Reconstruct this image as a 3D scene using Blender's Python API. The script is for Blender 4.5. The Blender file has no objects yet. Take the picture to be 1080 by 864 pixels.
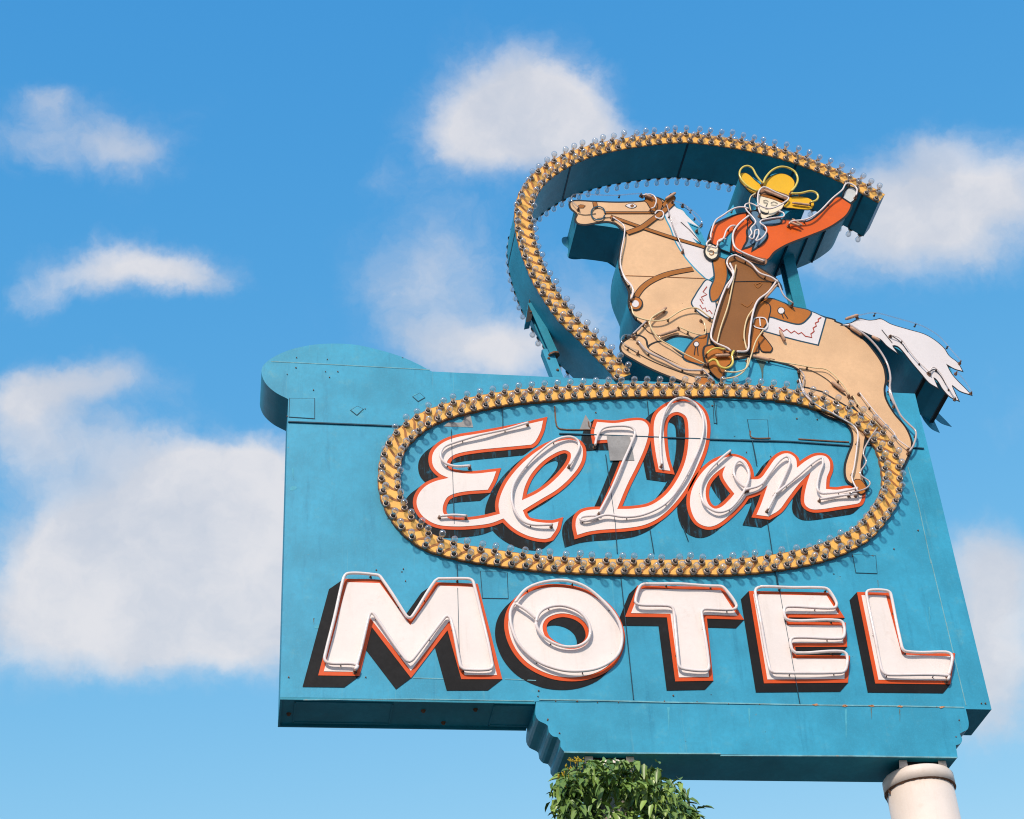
import bpy, bmesh, math, random
from mathutils import Vector, Matrix
from mathutils.geometry import delaunay_2d_cdt
random.seed(7)
C = bpy.context.scene
COL = C.collection

# ------------------------------------------------------------------ camera
# rows: the sign's right, depth and up axes seen from the camera (solved from the vanishing lines)
ROT = Matrix(((0.98796645, -0.04233095, -0.14876284),
              (-0.1444637, -0.59613031, -0.78978408),
              (-0.05524972, 0.801771, -0.59507203)))
CAM = Vector((-3.33426785, -13.30779172, 1.6))
FOC, CX, CY = 1831.0, 540.0, 432.0
cd = bpy.data.cameras.new('camera'); cam = bpy.data.objects.new('camera', cd); COL.objects.link(cam)
cd.sensor_width = 36; cd.lens = 36 * FOC / 1080; cd.clip_end = 5000
cam.matrix_world = Matrix.Translation(CAM) @ ROT.to_4x4()
C.camera = cam

# ------------------------------------------------------------------ sun, sky, exposure
SUN_EL, SUN_AZ = math.radians(34), math.radians(-157)      # azimuth measured from +Y clockwise; low sun behind the viewer's left shoulder
sdir = Vector((math.sin(SUN_AZ) * math.cos(SUN_EL), math.cos(SUN_AZ) * math.cos(SUN_EL), math.sin(SUN_EL)))
sl = bpy.data.lights.new('sun', 'SUN'); sl.energy = 2.9; sl.angle = math.radians(5.0); sl.color = (1.0, 0.87, 0.74)
so = bpy.data.objects.new('sun', sl); COL.objects.link(so); so.rotation_euler = sdir.to_track_quat('Z', 'Y').to_euler()
C.view_settings.view_transform = 'Standard'; C.view_settings.look = 'None'
C.view_settings.gamma = 1; C.view_settings.use_curve_mapping = False
C.view_settings.exposure = 0.27
C.cycles.filter_width = 1.1

world = bpy.data.worlds.new('World'); C.world = world; world.use_nodes = True
class NT:
    def __init__(s, tree): s.t = tree; s.n = tree.nodes; s.l = tree.links
    def node(s, kind, **kw):
        n = s.n.new(kind)
        for k, v in kw.items():
            if k.startswith('i_'): n.inputs[int(k[2:])].default_value = v
            else: setattr(n, k, v)
        return n
    def put(s, sock, v):
        if isinstance(v, bpy.types.NodeSocket): s.l.new(v, sock)
        else: sock.default_value = v
    def math(s, op, a, b=0.0, c=0.0, clamp=False):
        n = s.node('ShaderNodeMath', operation=op, use_clamp=clamp)
        s.put(n.inputs[0], a); s.put(n.inputs[1], b); s.put(n.inputs[2], c)
        return n.outputs[0]
    def vmath(s, op, a, b=(0, 0, 0), out=0):
        n = s.node('ShaderNodeVectorMath', operation=op)
        s.put(n.inputs[0], a); s.put(n.inputs[1], b)
        return n.outputs[out]
    def mix(s, f, a, b, blend='MIX'):
        n = s.node('ShaderNodeMix', data_type='RGBA', blend_type=blend)
        s.put(n.inputs[0], f); s.put(n.inputs[6], a); s.put(n.inputs[7], b)
        return n.outputs[2]
    def noise(s, vec, scale, detail=4, rough=.55, dist=0.0):
        n = s.node('ShaderNodeTexNoise'); s.put(n.inputs['Vector'], vec)
        n.inputs['Scale'].default_value = scale; n.inputs['Detail'].default_value = detail
        n.inputs['Roughness'].default_value = rough; n.inputs['Distortion'].default_value = dist
        return n
    def ramp(s, f, a, b, smooth=True):
        n = s.node('ShaderNodeMapRange', interpolation_type='SMOOTHSTEP' if smooth else 'LINEAR')
        s.put(n.inputs[0], f); n.inputs[1].default_value = a; n.inputs[2].default_value = b
        return n.outputs[0]

def build_world():
    w = NT(world.node_tree); w.n.clear()
    out = w.node('ShaderNodeOutputWorld'); bg = w.node('ShaderNodeBackground'); bg.inputs[1].default_value = 0.15
    sky = w.node('ShaderNodeTexSky', sky_type='NISHITA', sun_disc=False, sun_elevation=SUN_EL, sun_rotation=SUN_AZ,
                 air_density=1.5, dust_density=0.5, ozone_density=3.0, altitude=0)
    tc = w.node('ShaderNodeTexCoord'); d = tc.outputs['Generated']
    # world-fixed tangent chart of the part of the sky behind the sign
    fwd = -(ROT @ Vector((0, 0, 1))); rt = ROT @ Vector((1, 0, 0)); up = ROT @ Vector((0, 1, 0))
    df = w.vmath('DOT_PRODUCT', d, fwd, out=1); dr = w.vmath('DOT_PRODUCT', d, rt, out=1); du = w.vmath('DOT_PRODUCT', d, up, out=1)
    dfc = w.math('MAXIMUM', df, 0.15)
    cmb = w.node('ShaderNodeCombineXYZ')
    w.put(cmb.inputs[0], w.math('DIVIDE', dr, dfc)); w.put(cmb.inputs[1], w.math('DIVIDE', du, dfc))
    q = cmb.outputs[0]
    n1 = w.noise(q, 9.0, 6, .6); n2 = w.noise(q, 30.0, 6, .62)
    off = w.vmath('SUBTRACT', n1.outputs['Color'], (.5, .5, .5)); off = w.vmath('MULTIPLY', off, (.065, .04, 0))
    off2 = w.vmath('SUBTRACT', n2.outputs['Color'], (.5, .5, .5)); off2 = w.vmath('MULTIPLY', off2, (.026, .022, 0))
    q2 = w.vmath('ADD', w.vmath('ADD', q, off), off2)
    #        centre px     radii px    density
    blobs = [((75, 150), (115, 52), .62), ((150, 168), (50, 26), .35), ((62, 108), (34, 20), .35),
             ((125, 282), (82, 34), .95), ((215, 288), (60, 26), .62), ((30, 310), (50, 26), .4),
             ((95, 404), (88, 30), .85), ((25, 425), (50, 30), .7), ((40, 470), (70, 40), .55), ((120, 460), (70, 30), .3),
             ((195, 500), (90, 42), .85), ((262, 545), (95, 80), .62), ((130, 585), (120, 62), .85), ((40, 640), (110, 66), .85), ((190, 655), (130, 58), .62), ((280, 640), (90, 60), .5), ((245, 590), (130, 90), .5), ((70, 545), (110, 50), .4), ((140, 695), (190, 34), .36), ((280, 478), (50, 34), .45),
             ((545, 105), (88, 62), 1.0), ((500, 150), (70, 52), .75), ((600, 130), (60, 55), .6), ((655, 150), (50, 26), .35),
             ((470, 265), (92, 56), .5), ((430, 310), (60, 34), .35), ((510, 366), (110, 38), .95), ((620, 320), (90, 60), .45), ((400, 190), (40, 24), .25),
             ((950, 245), (120, 62), .72), ((1040, 205), (110, 58), .85), ((900, 200), (90, 40), .3), ((985, 150), (60, 22), .35), ((820, 260), (80, 60), .3),
             ((1050, 600), (62, 60), .8), ((1055, 690), (75, 75), .85), ((1020, 760), (70, 60), .45), ((1070, 420), (50, 60), .28),
             ((480, 815), (260, 40), .10)]
    tot = None
    for (bx, by), (rx, ry), dens in blobs:
        cx_, cy_ = (bx - CX) / FOC, -(by - CY) / FOC
        v = w.vmath('SUBTRACT', q2, (cx_, cy_, 0)); v = w.vmath('MULTIPLY', v, (FOC / rx, FOC / ry, 0))
        r2 = w.vmath('DOT_PRODUCT', v, v, out=1)
        g = w.math('EXPONENT', w.math('MULTIPLY', r2, -1.1)); g = w.math('MULTIPLY', g, dens)
        tot = g if tot is None else w.math('ADD', tot, g)
    n4 = w.noise(w.vmath('ADD', q2, (3.7, 1.9, .6)), 17.0, 10, .66, .25)
    puff = w.math('ADD', tot, w.math('MULTIPLY', w.math('SUBTRACT', n4.outputs[0], .5), .85))
    n7 = w.noise(q2, 38.0, 8, .65, .4)
    puff = w.math('ADD', puff, w.math('MULTIPLY', w.math('SUBTRACT', n7.outputs[0], .5), .55))
    edge = w.ramp(puff, .12, .82)
    body = w.math('MINIMUM', w.math('MULTIPLY', tot, .98), .95)
    m = w.math('MULTIPLY', edge, body)
    # scattered clouds over the rest of the dome
    n5 = w.noise(d, 3.2, 7, .6); far = w.ramp(n5.outputs[0], .5, .75)
    inside = w.ramp(df, .80, .90)
    m = w.math('ADD', w.math('MULTIPLY', m, inside), w.math('MULTIPLY', far, w.math('SUBTRACT', 1.0, inside)), clamp=True)
    m = w.math('MULTIPLY', m, 0.93)
    n6 = w.noise(q2, 10.0, 8, .6)
    ccol = w.mix(w.ramp(n6.outputs[0], .35, .65), (4.6, 4.45, 4.5, 1), (3.45, 3.6, 4.0, 1))
    sp = w.node('ShaderNodeSeparateColor'); w.l.new(sky.outputs[0], sp.inputs[0]); cb = w.node('ShaderNodeCombineColor')
    for i, (cap, p_, k_) in enumerate(SKYGRADE):
        w.put(cb.inputs[i], w.math('MULTIPLY', w.math('POWER', w.math('MINIMUM', sp.outputs[i], cap), p_), k_))
    tint = cb.outputs[0]
    w.put(bg.inputs[0], w.mix(m, tint, ccol)); w.l.new(bg.outputs[0], out.inputs[0])
SKYGRADE = ((3.0, 1.9, .44), (4.0, .85, 1.23), (6.0, .36, 2.72))     # air colour per channel: cap, contrast, gain
build_world()

# ------------------------------------------------------------------ tracing helpers
def ray(px, py): return ROT @ Vector(((px - CX) / FOC, -(py - CY) / FOC, -1.0))
def P(px, py, y=0.0):
    d = ray(px, py); return CAM + d * ((y - CAM.y) / d.y)
FR = dict(A=(580,160,5.4), B=(740,160,5.4), C=(640,280,5.4), D=(780,280,4.32), E=(820,400,4.32), F=(260,340,4.32), G=(260,700,2.88),
          H=(520,120,5.4), I=(520,260,5.4), J=(420,410,4.909), K=(590,410,4.909), L=(720,440,4.909), M=(320,590,4.32),
          N=(500,590,3.6), O=(760,590,3.6), Q=(700,340,10.8), R=(780,170,10.8), S=(880,320,7.2), T=(735,200,10.8), U=(700,120,4.1538),
          V=(540,760,4.909), W=(880,720,6.0), X=(260,350,5.4), Z=(0,0,1.0))
def tr(k, s):
    x0, y0, sc = FR[k]; out = []
    for t in s.split():
        c = t.endswith('*'); a, b = t.rstrip('*').split(',')
        out.append((x0 + float(a) / sc, y0 + float(b) / sc, c))
    return out
def flat(pts, y):     # traced points -> (x, z, corner) in the sign's own plane at depth y
    r = []
    for p in pts:
        w_ = P(p[0], p[1], y); r.append((w_.x, w_.z, bool(p[2]) if len(p) > 2 else False))
    return r
def smooth(pts, closed=True, n=5, straight=False):
    if straight: return [(p[0], p[1]) for p in pts]
    N = len(pts); out = []
    rng = N if closed else N - 1
    for i in range(rng):
        p1, p2 = pts[i], pts[(i + 1) % N]
        p0 = pts[(i - 1) % N] if (closed or i > 0) else p1
        p3 = pts[(i + 2) % N] if (closed or i + 2 < N) else p2
        if p1[2]: p0 = (2 * p1[0] - p2[0], 2 * p1[1] - p2[1])
        if p2[2]: p3 = (2 * p2[0] - p1[0], 2 * p2[1] - p1[1])
        d = math.dist(p1[:2], p2[:2]); k = 1 if (p1[2] and p2[2]) else max(1, min(n, int(d / .02)))
        # cardinal spline with length-limited tangents
        def tan(a, b, c):
            l = math.dist(a[:2], b[:2]) + math.dist(b[:2], c[:2]) + 1e-9
            return ((c[0] - a[0]) / l * d, (c[1] - a[1]) / l * d)
        m1, m2 = tan(p0, p1, p2), tan(p1, p2, p3)
        for j in range(k):
            t = j / k; t2 = t * t; t3 = t2 * t
            h = (2*t3 - 3*t2 + 1, t3 - 2*t2 + t, -2*t3 + 3*t2, t3 - t2)
            out.append(tuple(h[0]*p1[q] + h[1]*m1[q] + h[2]*p2[q] + h[3]*m2[q] for q in (0, 1)))
    if not closed: out.append((pts[-1][0], pts[-1][1]))
    return out
def area(p): return .5 * sum(p[i][0] * p[(i+1) % len(p)][1] - p[(i+1) % len(p)][0] * p[i][1] for i in range(len(p)))
def ccw(p): return p if area(p) > 0 else p[::-1]
def dedup(p, e=.0015):
    o = []
    for q in p:
        if not o or math.dist(o[-1], q) > e: o.append(q)
    while len(o) > 3 and math.dist(o[0], o[-1]) <= e: o.pop()
    return o
def offset(p, w, miter=2.6):       # w > 0 grows a ccw loop
    p = dedup(ccw(p)); N = len(p); o = []
    for i in range(N):
        a, b, c = p[i-1], p[i], p[(i+1) % N]
        e1 = (b[0]-a[0], b[1]-a[1]); e2 = (c[0]-b[0], c[1]-b[1])
        l1, l2 = math.hypot(*e1), math.hypot(*e2)
        n1 = (e1[1]/l1, -e1[0]/l1); n2 = (e2[1]/l2, -e2[0]/l2)
        m = (n1[0]+n2[0], n1[1]+n2[1]); ml = m[0]**2 + m[1]**2
        if ml < 1e-6: o.append((b[0]+n1[0]*w, b[1]+n1[1]*w)); continue
        k = 2 / ml; L_ = min(k * math.sqrt(ml), miter) / math.sqrt(ml)
        o.append((b[0] + m[0]*L_*w, b[1] + m[1]*L_*w))
    return o
def resample(p, step, closed=False):
    q = list(p) + ([p[0]] if closed else []); L_ = [0]
    for i in range(1, len(q)): L_.append(L_[-1] + math.dist(q[i-1], q[i]))
    n = max(2, round(L_[-1] / step)); out = []; j = 0
    for k in range(n if closed else n + 1):
        s = L_[-1] * k / n
        while j < len(L_) - 2 and L_[j+1] < s: j += 1
        t = (s - L_[j]) / max(1e-9, L_[j+1] - L_[j])
        out.append(tuple(q[j][i] + (q[j+1][i] - q[j][i]) * t for i in range(len(q[0]))))
    return out

# ------------------------------------------------------------------ materials
def S(r, g, b):     # 0-255 display colour of the paint to linear
    f = lambda c: ((c/255 + .055) / 1.055) ** 2.4 if c > 10 else c / 255 / 12.92
    return (f(r), f(g), f(b), 1)
def paint(name, col, rough=.5, var=.12, dirt=None, dirt_amt=.3, speck=None, speck_amt=.6, scale=1.0, bump=.06, streak=None, streak_amt=.25, metal=0, spec=.4, chips=None):
    m = bpy.data.materials.new(name); m.use_nodes = True; t = NT(m.node_tree)
    b = t.n['Principled BSDF']; tc = t.node('ShaderNodeTexCoord').outputs['Object']
    n1 = t.noise(tc, 2.2 * scale, 6, .62); n2 = t.noise(tc, 22 * scale, 5, .7); n3 = t.noise(tc, 75 * scale, 3, .6)
    col = tuple(col)
    lo = tuple(c * (1 - var * 1.6) for c in col[:3]) + (1,); hi = tuple(min(1, c * (1 + var) + .012 * var) for c in col[:3]) + (1,)
    c = t.mix(t.ramp(n1.outputs[0], .3, .7), lo, hi)
    c = t.mix(t.math('MULTIPLY', t.ramp(n2.outputs[0], .35, .68), .5), c, tuple(x * (1 - var * 1.2) for x in col[:3]) + (1,))
    if streak:
        mp = t.vmath('MULTIPLY', tc, (9, 9, .9)); n4 = t.noise(mp, 1.4 * scale, 5, .65)
        c = t.mix(t.math('MULTIPLY', t.ramp(n4.outputs[0], .52, .78), streak_amt), c, streak)
    if dirt:
        n5 = t.noise(tc, 4.5 * scale, 8, .75); 
        c = t.mix(t.math('MULTIPLY', t.ramp(n5.outputs[0], .55, .75), dirt_amt), c, dirt)
    c = t.mix(t.math('MULTIPLY', t.ramp(n3.outputs[0], .45, .75), .35), c, tuple(min(1, x * (1 + var * 1.5)) for x in col[:3]) + (1,))
    if chips:
        n7 = t.noise(tc, 13, 10, .72); n8 = t.noise(tc, 1.3, 3)
        k_ = t.math('MULTIPLY', t.ramp(n7.outputs[0], .665, .70), t.ramp(n8.outputs[0], .48, .6))
        c = t.mix(t.math('MULTIPLY', k_, .75), c, chips)
        mp = t.vmath('MULTIPLY', tc, (26, 26, .55)); n9 = t.noise(mp, 1.0, 4, .6)
        c = t.mix(t.math('MULTIPLY', t.math('MULTIPLY', t.ramp(n9.outputs[0], .60, .76), t.ramp(n8.outputs[0], .38, .62)), .45), c, S(110, 172, 182))
    if speck:
        v = t.node('ShaderNodeTexVoronoi'); t.put(v.inputs['Vector'], tc); v.inputs['Scale'].default_value = 6.5 * scale
        v2 = t.noise(tc, 3 * scale, 2)
        s_ = t.math('LESS_THAN', v.outputs['Distance'], t.math('MULTIPLY', t.ramp(v2.outputs[0], .45, .8), .085))
        c = t.mix(t.math('MULTIPLY', s_, speck_amt), c, speck)
    t.put(b.inputs['Base Color'], c)
    t.put(b.inputs['Roughness'], t.math('ADD', rough - .08, t.math('MULTIPLY', n2.outputs[0], .2)))
    b.inputs['Metallic'].default_value = metal; b.inputs['Specular IOR Level'].default_value = spec
    bp = t.node('ShaderNodeBump'); bp.inputs['Strength'].default_value = bump; bp.inputs['Distance'].default_value = .02
    t.put(bp.inputs['Height'], t.math('ADD', n1.outputs[0], t.math('MULTIPLY', n3.outputs[0], .25))); t.l.new(bp.outputs[0], b.inputs['Normal'])
    return m
TEAL = S(52, 157, 190)
M = {
 'teal': paint('teal enamel', TEAL, .42, .12, dirt=S(104, 168, 176), dirt_amt=.5, speck=S(30, 40, 40), speck_amt=.75, bump=.12, streak=S(28, 118, 150), streak_amt=.5, chips=S(120, 128, 112)),
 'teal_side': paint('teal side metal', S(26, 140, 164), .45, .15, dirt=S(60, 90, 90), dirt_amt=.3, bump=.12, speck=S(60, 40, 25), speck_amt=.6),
 'pale_side': paint('faded side metal', S(150, 170, 190), .5, .15, dirt=S(60, 120, 135), dirt_amt=.6),
 'white': paint('white enamel', S(238, 228, 222), .35, .04, dirt=S(205, 180, 165), dirt_amt=.35, speck=S(140, 120, 105), speck_amt=.5, bump=.05, streak=S(212, 196, 184), streak_amt=.3),
 'orange': paint('orange enamel', S(216, 80, 12), .4, .08, dirt=S(160, 60, 30), dirt_amt=.4),
 'black': paint('black shadow paint', S(22, 22, 24), .6, .2, dirt=S(52, 56, 60), dirt_amt=.35, spec=.2),
 'hatch': paint('brushed black paint', S(22, 24, 26), .6, .2, dirt=S(34, 110, 138), dirt_amt=.9, streak=S(38, 128, 158), streak_amt=.8, scale=2.2, spec=.2),
 'line': paint('black line paint', S(22, 24, 26), .5, .1),
 'tan': paint('tan enamel', S(226, 184, 140), .45, .09, dirt=S(196, 146, 92), dirt_amt=.3, speck=S(120, 80, 50), speck_amt=.5, bump=.05),
 'shirt': paint('orange shirt paint', S(226, 94, 2), .4, .07, dirt=S(190, 80, 25), dirt_amt=.35, speck=S(120, 60, 30)),
 'brown': paint('brown chaps paint', S(140, 88, 34), .5, .08, dirt=S(120, 74, 36), dirt_amt=.4, speck=S(50, 35, 25)),
 'leather': paint('leather strap paint', S(164, 98, 22), .45, .1),
 'hoof': paint('brown hoof paint', S(184, 108, 28), .45, .1, dirt=S(120, 70, 30), dirt_amt=.4),
 'mane': paint('white mane paint', S(226, 220, 220), .45, .04, dirt=S(190, 176, 170), dirt_amt=.4, speck=S(110, 95, 85)),
 'yellow': paint('yellow hat paint', S(238, 184, 24), .4, .06, dirt=S(190, 140, 30), dirt_amt=.3),
 'brim': paint('brown brim and belt paint', S(158, 112, 78), .5, .15, dirt=S(210, 180, 150), dirt_amt=.6),
 'skin': paint('cream skin paint', S(238, 226, 200), .45, .04, dirt=S(200, 180, 150)),
 'scarf': paint('blue grey scarf paint', S(92, 128, 156), .45, .1, dirt=S(60, 90, 120)),
 'glove': paint('pale glove paint', S(205, 210, 208), .45, .08, dirt=S(150, 150, 140)),
 'rope': paint('golden rope paint', S(244, 186, 92), .45, .08, dirt=S(196, 128, 60), dirt_amt=.5, scale=3),
 'strand': paint('brown strand paint', S(164, 104, 50), .5, .15),
 'edge': paint('brown rope edge paint', S(150, 98, 56), .5, .15, dirt=S(60, 50, 46)),
 'redline': paint('red stitch paint', S(176, 62, 40), .5, .1),
 'seam': paint('dark seam paint', S(18, 70, 90), .6, .2, dirt=S(120, 120, 110), dirt_amt=.5, scale=3),  # dark teal of the joints, panel gaps and tack outlines
 'pale': paint('worn pale edge', S(112, 172, 184), .6, .2, dirt=S(176, 150, 124), dirt_amt=.8, scale=4),
 'rust': paint('rusty metal', S(120, 84, 62), .75, .3, dirt=S(60, 46, 40), dirt_amt=.6, scale=4),
 'steel': paint('bare grey metal', S(150, 148, 146), .5, .15, dirt=S(110, 100, 92), dirt_amt=.5, metal=.3, scale=3),
 'darkmetal': paint('dark clip metal', S(84, 70, 60), .5, .3, metal=.4, scale=5),
 'socket': paint('socket metal', S(176, 160, 148), .35, .2, dirt=S(140, 92, 56), dirt_amt=.6, metal=.5, scale=9),
 'socket_in': paint('socket bore', S(44, 34, 30), .6, .2),
 'pole': paint('white pole paint', S(232, 218, 206), .5, .05, dirt=S(206, 172, 150), dirt_amt=.3, speck=S(120, 70, 40), speck_amt=.7, streak=S(210, 180, 160), bump=.05),
 'glove_cap': paint('pinkish electrode housing', S(200, 160, 132), .5, .2, dirt=S(120, 84, 64), dirt_amt=.6, scale=5),
 'housing_metal': paint('electrode cup', S(138, 108, 90), .45, .3, metal=.3, scale=5),
 'stain': paint('rust runoff', S(74, 100, 96), .7, .2, dirt=S(110, 84, 56), dirt_amt=.9, scale=4),
 'faded': paint('sun faded teal', S(76, 170, 192), .6, .12, dirt=S(52, 160, 190), dirt_amt=1.0, scale=5),
 'rust_bloom': paint('orange rust', S(196, 140, 96), .8, .3, dirt=S(120, 160, 160), dirt_amt=.8, scale=5),
 'rust_drip': paint('brown rust run', S(104, 112, 100), .8, .3, dirt=S(60, 140, 160), dirt_amt=.8, scale=5),
 'bark': paint('bark', S(112, 96, 82), .9, .3, dirt=S(60, 50, 42), dirt_amt=.6, scale=3, bump=.5),
}
def tube_mat(name, col):
    m = bpy.data.materials.new(name); m.use_nodes = True; t = NT(m.node_tree); b = t.n['Principled BSDF']
    tc = t.node('ShaderNodeTexCoord').outputs['Object']; n = t.noise(tc, 6, 5, .7)
    c2 = tuple(x * f for x, f in zip(col[:3], (.8, .72, .66))) + (1,)
    t.put(b.inputs['Base Color'], t.mix(t.math('MULTIPLY', t.ramp(n.outputs[0], .5, .75), .6), col, c2))
    b.inputs['Roughness'].default_value = .16; b.inputs['Coat Weight'].default_value = .5; b.inputs['Coat Roughness'].default_value = .05
    b.inputs['Subsurface Weight'].default_value = 0
    return m
M['tube'] = tube_mat('unlit white neon glass', S(236, 224, 220))
M['tube_yellow'] = tube_mat('unlit yellow neon glass', S(226, 204, 96))
M['tube_cream'] = tube_mat('unlit cream neon glass', S(232, 208, 160))
def clear_tube():
    m = bpy.data.materials.new('clear neon glass'); m.use_nodes = True; t = NT(m.node_tree); t.n.clear()
    o = t.node('ShaderNodeOutputMaterial'); g = t.node('ShaderNodeBsdfGlossy'); g.inputs['Roughness'].default_value = .05
    tr_ = t.node('ShaderNodeBsdfTransparent'); tr_.inputs[0].default_value = (.93, .94, .95, 1)
    f = t.node('ShaderNodeFresnel'); f.inputs[0].default_value = 1.5
    mx = t.node('ShaderNodeMixShader'); t.put(mx.inputs[0], t.math('MINIMUM', t.math('ADD', t.math('MULTIPLY', f.outputs[0], .9), .05), .5))
    t.l.new(tr_.outputs[0], mx.inputs[1]); t.l.new(g.outputs[0], mx.inputs[2])
    df = t.node('ShaderNodeBsdfDiffuse'); df.inputs[0].default_value = (.75, .73, .72, 1)
    mx2 = t.node('ShaderNodeMixShader'); tc = t.node('ShaderNodeTexCoord').outputs['Object']
    mx2.inputs[0].default_value = .08
    t.l.new(mx.outputs[0], mx2.inputs[1]); t.l.new(df.outputs[0], mx2.inputs[2]); t.l.new(mx2.outputs[0], o.inputs[0])
    return m
M['glass'] = clear_tube()
M['tube_dusty'] = tube_mat('dusty grey neon glass', S(190, 178, 176))

# ------------------------------------------------------------------ scene helpers
def finish(name, me, mat, parent, root_loc=(0, 0, 0), smooth_=False):
    for m in (mat if isinstance(mat, (list, tuple)) else [mat]): me.materials.append(M[m] if isinstance(m, str) else m)
    if smooth_:
        for p in me.polygons: p.use_smooth = True
    o = bpy.data.objects.new(name, me); COL.objects.link(o)
    if parent: o.parent = parent
    return o
ROOTS = {}
def root_of(o):
    while o and o.parent: o = o.parent
    return o
def loc_of(parent): return Vector(root_of(parent).location) if parent else Vector((0, 0, 0))
def thing(name, loc, label, cat, group=None):
    o = bpy.data.objects.new(name, None); COL.objects.link(o); o.location = loc
    o.empty_display_size = .2; o['label'] = label; o['category'] = cat
    if group: o['group'] = group
    return o
def mesh(name, V, F, mat, parent, smooth_=False, fm=None):
    L_ = loc_of(parent); me = bpy.data.meshes.new(name)
    me.from_pydata([tuple(Vector(v) - L_) for v in V], [], F)
    if fm:
        for p, k in zip(me.polygons, fm): p.material_index = k
    return finish(name, me, mat, parent, smooth_=smooth_)
def slab(loops, y, th, V, F, fm=None, mf=0, ms=1, back=True):   # first loop outer, the rest holes
    loops = [dedup(ccw(l)) if i == 0 else dedup(ccw(l))[::-1] for i, l in enumerate(loops)]
    base = len(V)
    pts, edges, k = [], [], 0
    for l in loops:
        pts += [Vector((p[0], p[1])) for p in l]; m = len(l)
        edges += [(k + i, k + (i+1) % m) for i in range(m)]; k += m
    n = k
    for p in pts: V.append((p.x, y, p.y))
    for p in pts: V.append((p.x, y + th, p.y))
    ov_, _, of_, _, _, _ = delaunay_2d_cdt(pts, edges, [], 0, 1e-6)
    def wind(l, x, z):
        w_ = 0; m = len(l)
        for i in range(m):
            (ax, az), (bx_, bz) = l[i][:2], l[(i+1) % m][:2]
            if az <= z:
                if bz > z and (bx_-ax)*(z-az) - (x-ax)*(bz-az) > 0: w_ += 1
            elif bz <= z and (bx_-ax)*(z-az) - (x-ax)*(bz-az) < 0: w_ -= 1
        return w_
    fb = len(V)
    for p in ov_: V.append((p.x, y, p.y))
    if back:
        for p in ov_: V.append((p.x, y + th, p.y))
    for t in of_:
        A_, B_, C_ = (ov_[i] for i in t)
        cr = (B_.x-A_.x)*(C_.y-A_.y) - (B_.y-A_.y)*(C_.x-A_.x)
        if abs(cr) < 1e-10: continue
        cx0, cz0 = (A_.x+B_.x+C_.x)/3, (A_.y+B_.y+C_.y)/3
        if wind(loops[0], cx0, cz0) <= 0 or any(wind(h, cx0, cz0) < 0 for h in loops[1:]): continue
        f = tuple(t) if cr > 0 else tuple(t)[::-1]
        F.append(tuple(fb + i for i in f)); fm is not None and fm.append(mf)
        if back: F.append(tuple(fb + len(ov_) + i for i in f[::-1])); fm is not None and fm.append(ms)
    k = 0
    for l in loops:
        m = len(l)
        for i in range(m):
            a, b = base + k + i, base + k + (i+1) % m
            F.append((a, a + n, b + n, b)); fm is not None and fm.append(ms)
        k += m
def plate(name, loops, y, th, mat, parent, side=None, back=True):
    V, F, fm = [], [], []
    slab(loops, y, th, V, F, fm, 0, 1 if side else 0, back)
    return mesh(name, V, F, [mat, side] if side else mat, parent, fm=fm)
def multi(name, list_of_loops, y, th, mat, parent):
    V, F = [], []
    for i, l in enumerate(list_of_loops): slab(l, y - i * .00008, th, V, F)
    return mesh(name, V, F, mat, parent)
def ribbon_loop(pts, w, w2=None):
    n = len(pts); a, b = [], []
    for i, p in enumerate(pts):
        q0, q1 = pts[max(0, i-1)], pts[min(n-1, i+1)]
        t = (q1[0]-q0[0], q1[1]-q0[1]); l = math.hypot(*t) or 1
        ww = w if w2 is None else w + (w2 - w) * i / (n-1)
        nx, nz = -t[1]/l*ww/2, t[0]/l*ww/2
        a.append((p[0]+nx, p[1]+nz)); b.append((p[0]-nx, p[1]-nz))
    return a + b[::-1]
def strokes(name, lists, w, y, mat, parent, th=.002, straight=False):   # painted lines, one part each
    o = None
    for k, l in enumerate(lists):
        p = dedup(smooth(flat(l, y), closed=False, straight=straight))
        if len(p) < 2: continue
        n = len(p); loop = ribbon_loop(p, w); V, F = [], []; yy = y - k * .00007; m = 2 * n
        V += [(q[0], yy, q[1]) for q in loop] + [(q[0], yy + th, q[1]) for q in loop]
        for i in range(n - 1): F.append((i, m-1-i, m-2-i, i+1))
        for i in range(m): j = (i+1) % m; F.append((i, i+m, j+m, j))
        o = mesh(name, V, F, mat, parent); recalc(o)
    return o
def recalc(o):
    bm = bmesh.new(); bm.from_mesh(o.data); bmesh.ops.recalc_face_normals(bm, faces=bm.faces); bm.to_mesh(o.data); bm.free()
def sweep(path, r, V, F, seg=8, caps=True):
    n = len(path); base = len(V); prev = None
    for i, p in enumerate(path):
        p = Vector(p); t = (Vector(path[min(n-1, i+1)]) - Vector(path[max(0, i-1)])).normalized()
        if prev is None:
            a = Vector((0, 1, 0)) if abs(t.y) < .9 else Vector((1, 0, 0)); u = (a - t * a.dot(t)).normalized()
        else: u = (prev - t * prev.dot(t)).normalized()
        prev = u; v = t.cross(u); rr = r[i] if isinstance(r, (list, tuple)) else r
        for k in range(seg):
            an = 2 * math.pi * k / seg; V.append(tuple(p + (u * math.cos(an) + v * math.sin(an)) * rr))
    for i in range(n - 1):
        for k in range(seg):
            a, b = base + i*seg + k, base + i*seg + (k+1) % seg
            F.append((a, b, b + seg, a + seg))
    if caps:
        F.append(tuple(base + k for k in range(seg))[::-1]); F.append(tuple(base + (n-1)*seg + k for k in range(seg)))
def cyl(p0, p1, r0, r1, V, F, seg=10): sweep([p0, p1], [r0, r1], V, F, seg)
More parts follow.
